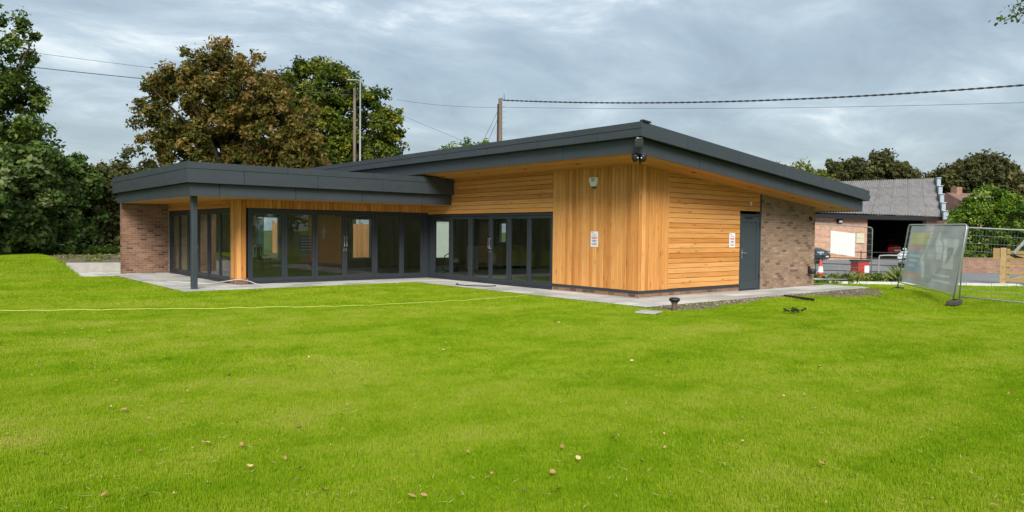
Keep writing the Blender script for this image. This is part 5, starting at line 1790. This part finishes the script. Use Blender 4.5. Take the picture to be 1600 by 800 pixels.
car('parked_car', 'dark blue car with its front showing past the brick panel', P2(17.95, 47, -0.24), heading(0.75, -0.66), M['blue_paint'], H=1.62, belt=1.02)
car('parked_car', 'orange red car behind the dark blue car', P2(18.2, 50.6, -0.24), heading(0.75, -0.66), M['orange_paint'], H=1.75, belt=1.12)
car('parked_car', 'white car half hidden behind the printed netting', P2(23.55, 41.9, -0.24), heading(-0.80, -0.60), M['white_paint'], L=3.7, H=1.5, belt=0.98)
car('parked_car', 'red car parked inside the dark workshop doorway', P2(32.2, 62.2, -0.24), heading(0.30, 0.95), M['red_paint'])

# ------------------------------------------------------------------ temporary fence panels
def fence_panel(label, A, B, Hh, lean, wires=True, z0=0.12):
    """welded mesh panel: A, B lower corners on the ground, lean = sideways shift of the top"""
    A, B = Vector(A), Vector(B)
    d = (B - A)
    L = d.length
    d.normalize()
    lean = Vector(lean)
    up = (Vector((0, 0, Hh)) + lean)
    t = thing('temporary_fence', label, 'fence', A)
    pt = lambda u, v: d * u + up * v + Vector((0, 0, z0))
    r = 0.12
    s = MB()
    s.tube([pt(0, -0.06), pt(0, 1 - r / Hh)] + [pt(r * (1 - math.cos(a)), 1 - r / Hh + r / Hh * math.sin(a)) for a in (0.5, 1.0, 1.57)] + [pt(L - r, 1.0)] + [pt(L - r + r * math.sin(a), 1 - r / Hh + r / Hh * math.cos(a)) for a in (0.5, 1.0, 1.57)] + [pt(L, -0.06)], 0.021, 8)
    s.tube([pt(0, 0.03), pt(L, 0.03)], 0.018, 8)
    s.build('frame', M['galv'], t, smooth=True)
    if wires:
        s = MB()
        k = 0.07
        while k < L - 0.03:
            s.tube([pt(k, 0.03), pt(k, 0.995)], 0.002, 3, False); k += 0.07
        for j in range(1, 9):
            s.tube([pt(0, 0.03 + j * 0.108), pt(L, 0.03 + j * 0.108)], 0.004, 4, False)
        tag(s.build('wire_mesh', M['galv'], t, fix=False), kind='stuff')
    return t, pt, L


def fence_foot(label, loc, rz):
    t = thing('ballast_block', label, 'block', loc, rz, 'ballast blocks under the fence panels')
    s = MB(); s.box(-0.36, 0.36, -0.12, 0.12, 0.0, 0.13); bevel(s.build('block', M['block_grey'], t), 0.02)
    s = MB(); s.lathe([(0.03, 0.0), (0.035, 0.02)], 10, c=(0.12, 0, 0.13)); s.lathe([(0.03, 0.0), (0.035, 0.02)], 10, c=(-0.12, 0, 0.13)); s.build('socket', M['dark_void'], t)


GZ = -0.27
_, pt1, L1 = fence_panel('leaning wire fence panel carrying the printed netting', (11.75, -1.06, -0.16), (8.12, -4.02, -0.20), 1.96, (0.24, -0.19, 0), z0=0.13)
fence_foot('dark ballast block under the near right end of the printed netting', (8.15, -4.03, GZ), R(8))
fence_foot('dark ballast block under the far left end of the printed netting', (11.72, -1.05, GZ), R(8))
_, pt2, L2 = fence_panel('wire fence panel running off the right side of the frame', (8.43, -4.05, -0.25), (9.35, -7.35, -0.42), 1.93, (0.10, -0.05, 0), z0=0.13)
_, pt3, L3 = fence_panel('wire fence panel standing past the end of the brick panel', (12.06, 2.19, -0.22), (15.83, 1.67, -0.34), 2.12, (0, 0, 0), z0=0.1)
fence_foot('dark ballast block under the wire panel past the brick panel', (15.8, 1.66, -0.36), R(70))

# printed netting, billowed and creased
NU, NV = 44, 26
nv, nf, uvs = [], [], []
dn = (Vector((8.12, -4.02, 0)) - Vector((11.75, -1.06, 0))).normalized()
side = Vector((dn.y, -dn.x, 0))
if (side.x * (CAM.x - 10) + side.y * (CAM.y + 2.5)) < 0:
    side = -side
for j in range(NV + 1):
    for i in range(NU + 1):
        u, v = i / NU, j / NV
        p = Vector((11.75, -1.06, -0.16)) + pt1(0.06 + u * (L1 - 0.12), 0.05 + v * 0.93)
        cr_ = 0.055 * math.sin((u * 2.4 - v * 1.5) * 5.0 + 0.6) + 0.02 * math.sin((u * 4.6 - v * 3.2) * 6.0) + 0.012 * math.sin(u * 31 + v * 7)
        edge_ = min(1, 6 * min(u, 1 - u)) * min(1, 6 * min(v, 1 - v) + 0.25)
        nv.append(tuple(p + side * (-0.075 + cr_ * edge_)))
        uvs.append((u, v))
for j in range(NV):
    for i in range(NU):
        a = j * (NU + 1) + i
        nf.append((a, a + 1, a + NU + 2, a + NU + 1))
me = raw_mesh('netting', np.array(nv), np.array(nf), M['banner'], True)
ul = me.uv_layers.new(name='UVMap')
vi = np.zeros(len(me.loops), np.int32); me.loops.foreach_get('vertex_index', vi)
ul.data.foreach_set('uv', np.array(uvs)[vi].ravel())
o = link('printed_netting', me)
tag(o, 'white netting with faded yellow red and blue print tied to the leaning panel', 'banner')
# white mesh sheet on the far panel
s = MB()
N = 16
a0, a1, a2, a3 = Vector((13.17, 2.01, 1.74)), Vector((14.67, 1.80, 1.63)), Vector((14.65, 1.80, 0.74)), Vector((13.17, 2.01, 0.90))
vs, fs = [], []
for i in range(N + 1):
    for w_ in (0, 1):
        p = a0.lerp(a1, i / N).lerp(a3.lerp(a2, i / N), w_)
        vs.append(p + Vector((0, -0.012 - 0.012 * (i % 2), 0)))
for i in range(N):
    fs.append((2 * i, 2 * i + 2, 2 * i + 3, 2 * i + 1))
s.add(vs, fs)
o = s.build('ribbed_sheet', M['cloth_white'], fix=False)
sol = o.modifiers.new('thickness', 'SOLIDIFY'); sol.thickness = 0.004
tag(o, 'white ribbed sheet fixed crookedly to the far wire panel', 'sheet')

# estate railing, barrier hoop, bin, cone
def railing(A, B, posts, label):
    A, B = Vector(A), Vector(B)
    t = thing('railing', label, 'railing', A)
    for k in range(posts):
        p = (B - A) * k / (posts - 1)
        s = MB(); s.box(p.x - 0.025, p.x + 0.025, p.y - 0.012, p.y + 0.012, p.z, p.z + 1.2); s.build('post', M['rust_dark'], t)
    for z in (0.28, 0.58, 0.86, 1.14):
        s = MB(); s.tube([Vector((0, -0.02, z)), (B - A) + Vector((0, -0.02, z))], 0.022, 6); s.build('rail', M['rust_dark'], t)


railing((16.6, 8.6, -0.3), (21.4, 0.6, -0.34), 6, 'dark iron estate railing between the weeds and the road')
t = thing('barrier_hoop', 'galvanised hoop barrier between the far panel and the printed netting', 'barrier', (18.0, 2.35, -0.3))
b = Vector((0.62, -1.72, 0.0))
s = MB(); s.tube(spline([(0, 0, 0), (0, 0, 0.9), (0.05, -0.14, 1.03), b * 0.5 + Vector((0, 0, 1.04)), b * 0.93 + Vector((0, 0, 1.03)), b + Vector((0, 0, 0.9)), b], 8), 0.03, 10); s.build('tube', M['galv'], t, smooth=True)
t = thing('bin', 'red box bin with dark lid and white label among the weeds', 'bin', (17.4, 2.86, -0.32), R(-25))
s = MB(); s.prism([(-0.27, -0.24, 0), (0.27, -0.24, 0), (0.27, 0.24, 0), (-0.27, 0.24, 0)], (0, 0, 0.78)); bevel(s.build('body', M['red_plastic'], t), 0.02)
s = MB(); s.prism([(-0.31, -0.28, 0.78), (0.31, -0.28, 0.78), (0.31, 0.28, 0.78), (-0.31, 0.28, 0.78)], (0, 0, 0.08)); bevel(s.build('lid', M['rust_dark'], t), 0.02)
s = MB(); s.box(0.02, 0.25, -0.252, -0.24, 0.08, 0.62); s.build('label_plate', M['white_plastic'], t)
t = thing('traffic_cone', 'red and white traffic cone standing in the weeds', 'cone', (16.95, 4.35, -0.3))
s = MB(); s.lathe([(0.16, 0.03), (0.125, 0.26)], 20); s.build('lower_cone', M['cone_orange'], t, smooth=False)
s = MB(); s.lathe([(0.127, 0.26), (0.085, 0.52)], 20); s.build('white_band', M['white_plastic'], t)
s = MB(); s.lathe([(0.085, 0.52), (0.03, 0.80), (0.02, 0.81)], 20); s.build('tip', M['cone_orange'], t)
s = MB(); s.box(-0.2, 0.2, -0.2, 0.2, 0, 0.04); bevel(s.build('base', M['cone_orange'], t), 0.02)

# low brick wall and timber gate on the right
lw = thing('low_brick_wall', 'low red brick wall in front of the laurel bush', 'wall', (26.4, 3.7, -0.34), math.atan2(0.12 - 2.95, 28.69 - 26.83))
s = MB(); s.box(0, 9.5, 0, 0.22, 0, 0.78); s.build('wall', M['brick_low'], lw)
s = MB()
for k in range(84):
    s.box(k * 0.1125, k * 0.1125 + 0.102, -0.01, 0.23, 0.79, 0.86)
tag(s.build('coping_bricks', M['brick_low'], lw), kind='stuff')

GA, GB = Vector((18.69, -1.99, -0.3)), Vector((19.55, -5.0, -0.33))
gd = (GB - GA).normalized()
t = thing('field_gate', 'new timber field gate with horizontal bars at the right edge', 'gate', GA, math.atan2(gd.y, gd.x))
s = MB(); s.box(-0.10, 0.08, -0.09, 0.09, -0.2, 1.45)
o = s.build('gate_post', M['gate_timber'], t)
s = MB(); s.box(-0.34, -0.10, -0.06, 0.06, 1.0, 1.43); s.build('post_block', M['gate_timber'], t)
for z, h in ((1.28, 0.13), (1.02, 0.10), (0.77, 0.09), (0.50, 0.09), (0.22, 0.10)):
    s = MB(); s.box(0.10, 3.3, -0.05, -0.02, z - h / 2, z + h / 2); s.build('gate_bar', M['gate_timber'], t)
s = MB(); s.box(0.10, 0.20, -0.019, 0.04, 0.15, 1.42); s.build('gate_stile', M['gate_timber'], t)
for q in (((0.2, 0.20), (1.7, 0.50)), ((0.3, 1.25), (1.9, 0.70)), ((0.2, 0.20), (2.4, 1.28))):
    (xa, za), (xb, zb) = q
    s = MB(); s.prism([(xa, -0.018, za - 0.045), (xb, -0.018, zb - 0.045), (xb, -0.018, zb + 0.045), (xa, -0.018, za + 0.045)], (0, 0.028, 0)); s.build('gate_brace', M['gate_timber'], t)
s = MB(); s.prism([(0.26, -0.10, 1.28), (0.36, -0.10, 1.24), (0.82, -0.10, 1.86), (1.05, -0.10, 1.84), (1.06, -0.10, 1.90), (0.76, -0.10, 1.96)], (0, 0.04, 0)); s.build('latch_lever', M['galv'], t)

# ------------------------------------------------------------------ grass
def tuft(seed, blades, rad, hgt, w):
    g = np.random.default_rng(seed)
    v, f, tn = [], [], []
    for b in range(blades):
        a = g.random() * 6.28; r = rad * math.sqrt(g.random())
        x, y = r * math.cos(a), r * math.sin(a)
        L = hgt * (0.55 + 0.75 * g.random())
        la = g.random() * 6.28; le = abs(g.normal()) * 0.42 + 0.1
        dx, dy = math.cos(la) * le * L, math.sin(la) * le * L
        wa = g.random() * 3.14
        wx, wy = math.cos(wa) * w / 2, math.sin(wa) * w / 2
        i = len(v)
        v += [(x - wx, y - wy, -0.01), (x + wx, y + wy, -0.01), (x + dx * .35 + wx * .8, y + dy * .35 + wy * .8, L * .6), (x + dx * .35 - wx * .8, y + dy * .35 - wy * .8, L * .6), (x + dx, y + dy, L * (1 - 0.25 * le))]
        f += [(i, i + 1, i + 2, i + 3), (i + 3, i + 2, i + 4)]
        tn += [float(g.random())] * 5
    me = bpy.data.meshes.new('grass_tuft')
    me.from_pydata(v, [], f)
    at = me.attributes.new('tone', 'FLOAT', 'POINT'); at.data.foreach_set('value', tn)
    me.materials.append(M['grass'])
    return me


def scatter_grass(name, label, cy0, cy1, density, tufts, smin, smax, seed):
    g = np.random.default_rng(seed)
    area_w = 0.98
    wmax = area_w * cy1 + 3.0
    n = int(density * 2 * wmax * (cy1 - cy0))
    cy = cy0 + (cy1 - cy0) * g.random(n)
    cx = (g.random(n) * 2 - 1) * wmax
    k = np.abs(cx) < area_w * cy + 2.6
    cx, cy = cx[k], cy[k]
    X = CAM.x + cx * COSY + cy * SINY
    Y = CAM.y - cx * SINY + cy * COSY
    jit = g.normal(size=len(X)) * 0.035
    ok = ~in_rects(X + jit, Y + np.roll(jit, 7), PAVE, -0.015) & ~in_rects(X, Y, HOUSE, 0.1)
    so_ = in_soil(X, Y)
    ok &= ~so_ | (g.random(len(X)) < 0.16)
    ok &= ~((X > -9.35) & (Y > 17.35) & (X < 2.5))
    ok &= (cy < 28.2 - (cx - 8.5) * 0.062) | (cx < 5)
    ok &= ~((X + 2.22) ** 2 + (Y + 2.17) ** 2 < 0.06)
    ok &= Y < 24.0 + (X + 11) * 0.75
    X, Y = X[ok], Y[ok]
    Z = ground_h(X, Y) - 0.028
    m = len(X)
    me = bpy.data.meshes.new(name)
    me.vertices.add(m)
    me.vertices.foreach_set('co', np.stack([X, Y, Z], 1).astype(np.float32).ravel())
    sc = (smin + (smax - smin) * g.random(m)).astype(np.float32)
    a = me.attributes.new('size', 'FLOAT', 'POINT'); a.data.foreach_set('value', sc)
    a = me.attributes.new('turn', 'FLOAT', 'POINT'); a.data.foreach_set('value', (g.random(m) * 6.283).astype(np.float32))
    a = me.attributes.new('pick', 'INT', 'POINT'); a.data.foreach_set('value', g.integers(0, len(tufts), m).astype(np.int32))
    o = link(name, me)
    tag(o, label, 'grass', kind='stuff')
    ng = bpy.data.node_groups.new('grass_scatter', 'GeometryNodeTree')
    ng.interface.new_socket('Geometry', in_out='INPUT', socket_type='NodeSocketGeometry')
    ng.interface.new_socket('Geometry', in_out='OUTPUT', socket_type='NodeSocketGeometry')
    gi = ng.nodes.new('NodeGroupInput'); go = ng.nodes.new('NodeGroupOutput')
    ip = ng.nodes.new('GeometryNodeInstanceOnPoints')
    g2i = ng.nodes.new('GeometryNodeGeometryToInstance')
    for q in reversed(tufts):
        oi = ng.nodes.new('GeometryNodeObjectInfo')
        oi.inputs['Object'].default_value = q
        ng.links.new(oi.outputs['Geometry'], g2i.inputs[0])
    ip.inputs['Pick Instance'].default_value = True

    def attr(nm, ty):
        q = ng.nodes.new('GeometryNodeInputNamedAttribute'); q.data_type = ty
        q.inputs['Name'].default_value = nm
        return q.outputs[0]
    cmb = ng.nodes.new('ShaderNodeCombineXYZ')
    ng.links.new(attr('turn', 'FLOAT'), cmb.inputs[2])
    e2r = ng.nodes.new('FunctionNodeEulerToRotation')
    ng.links.new(cmb.outputs[0], e2r.inputs[0])
    ng.links.new(gi.outputs[0], ip.inputs['Points'])
    ng.links.new(g2i.outputs[0], ip.inputs['Instance'])
    ng.links.new(attr('pick', 'INT'), ip.inputs['Instance Index'])
    ng.links.new(e2r.outputs[0], ip.inputs['Rotation'])
    ng.links.new(attr('size', 'FLOAT'), ip.inputs['Scale'])
    ng.links.new(ip.outputs[0], go.inputs[0])
    md = o.modifiers.new('scatter', 'NODES')
    md.node_group = ng
    return m


fine = [bpy.data.objects.new('grass_tuft', tuft(400 + i, 20, 0.040, 0.025, 0.0024)) for i in range(6)]
mid = [bpy.data.objects.new('grass_tuft', tuft(420 + i, 26, 0.066, 0.026, 0.0038)) for i in range(5)]
wide = [bpy.data.objects.new('grass_tuft', tuft(440 + i, 26, 0.120, 0.031, 0.0080)) for i in range(5)]
counts = [scatter_grass('lawn_grass', 'short bright green mown grass nearest the viewer', 3.2, 8.0, 1250, fine, 0.75, 1.25, 1),
          scatter_grass('lawn_grass', 'short bright green mown grass in the middle of the lawn', 8.0, 15.0, 420, mid, 0.75, 1.25, 2),
          scatter_grass('lawn_grass', 'short bright green mown grass up to the paving and the bank', 15.0, 40.0, 120, wide, 0.75, 1.3, 3)]
# scattered coarser dark tufts and straw left from the last mowing
coarse = [bpy.data.objects.new('grass_tuft', tuft(460 + i, 26, 0.055, 0.048, 0.0042)) for i in range(4)]
for q in coarse:
    q.data.attributes['tone'].data.foreach_set('value', [0.0] * len(q.data.vertices))
counts.append(scatter_grass('coarse_grass', 'scattered coarser dark tufts in the mown lawn', 3.4, 17.0, 2.2, coarse, 0.6, 1.25, 4))
g = np.random.default_rng(31)
s = MB()
for k in range(1300):
    cy = 4.0 + 11 * g.random() ** 1.2
    cx = (g.random() * 2 - 1) * 0.78 * cy
    p = P2(cx, cy)
    if in_rects(np.array([p.x]), np.array([p.y]), PAVE, 0.05)[0]:
        continue
    a = g.random() * 3.14; L = 0.012 + 0.028 * g.random(); w = 0.0016
    dx, dy = math.cos(a) * L, math.sin(a) * L
    z = float(ground_h(p.x, p.y)) + 0.004
    s.cur = 0.6 + 0.4 * g.random()
    s.add([(p.x - dx - dy * 0.08, p.y - dy + dx * 0.08, z), (p.x - dx + dy * 0.08, p.y - dy - dx * 0.08, z), (p.x + dx, p.y + dy, z + 0.008 * g.random())], [(0, 1, 2)])
tag(s.build('straw', M['leaf_litter'], fix=False), 'fine dry straw clippings scattered over the lawn', 'straw', kind='stuff')
print('grass tufts', counts)

# ------------------------------------------------------------------ fallen leaves
def leaf_mesh(seed, curl):
    g = np.random.default_rng(seed)
    n = 7
    v, f = [], []
    for i in range(n):
        u = i / (n - 1)
        hw = 0.36 * math.sin(math.pi * min(0.98, u * 0.92 + 0.05)) ** 0.8 * (0.85 + 0.3 * g.random())
        z = curl * (u - 0.5) ** 2 * 1.6
        v += [(u - 0.5, -hw, z + curl * 0.5 * hw + 0.05 * g.random()), (u - 0.5, 0, z), (u - 0.5, hw, z + curl * 0.9 * hw + 0.05 * g.random())]
    for i in range(n - 1):
        a = i * 3
        f += [(a, a + 3, a + 4, a + 1), (a + 1, a + 4, a + 5, a + 2)]
    me = raw_mesh('fallen_leaf', np.array(v), np.array(f), M['leaf_litter'], True, np.full(len(v), g.random()))
    return me


lms = [leaf_mesh(500 + i, 0.2 + 0.5 * (i % 4) / 3) for i in range(10)]
g = np.random.default_rng(12)
spots = [(-1.4, 5.9), (0.46, 6.2), (2.0, 4.55), (0.28, 4.75), (-2.2, 5.3), (-3.1, 7.0), (3.1, 4.4), (-0.3, 5.2), (0.9, 5.0), (2.6, 7.0)]
for k in range(185):
    if k < len(spots):
        cx, cy = spots[k]
    else:
        cy = 4.2 + 11.5 * g.random() ** 1.3
        cx = (g.random() * 2 - 1) * 0.70 * cy
        if cx > 0.25 * cy and g.random() < 0.45:
            continue
    p = P2(cx, cy)
    if in_rects(np.array([p.x]), np.array([p.y]), PAVE, 0.1)[0]:
        continue
    s = 0.024 + 0.034 * g.random() ** 1.8
    o = link('fallen_leaf', lms[int(g.integers(0, 10))], None, (p.x, p.y, float(ground_h(p.x, p.y)) + 0.012), (g.normal() * 0.35, g.normal() * 0.35, g.random() * 6.28), (s, s * (0.6 + 0.5 * g.random()), s))
    tag(o, 'small dry brown or straw coloured leaf lying on the mown grass', 'leaf', 'fallen leaves scattered over the lawn')
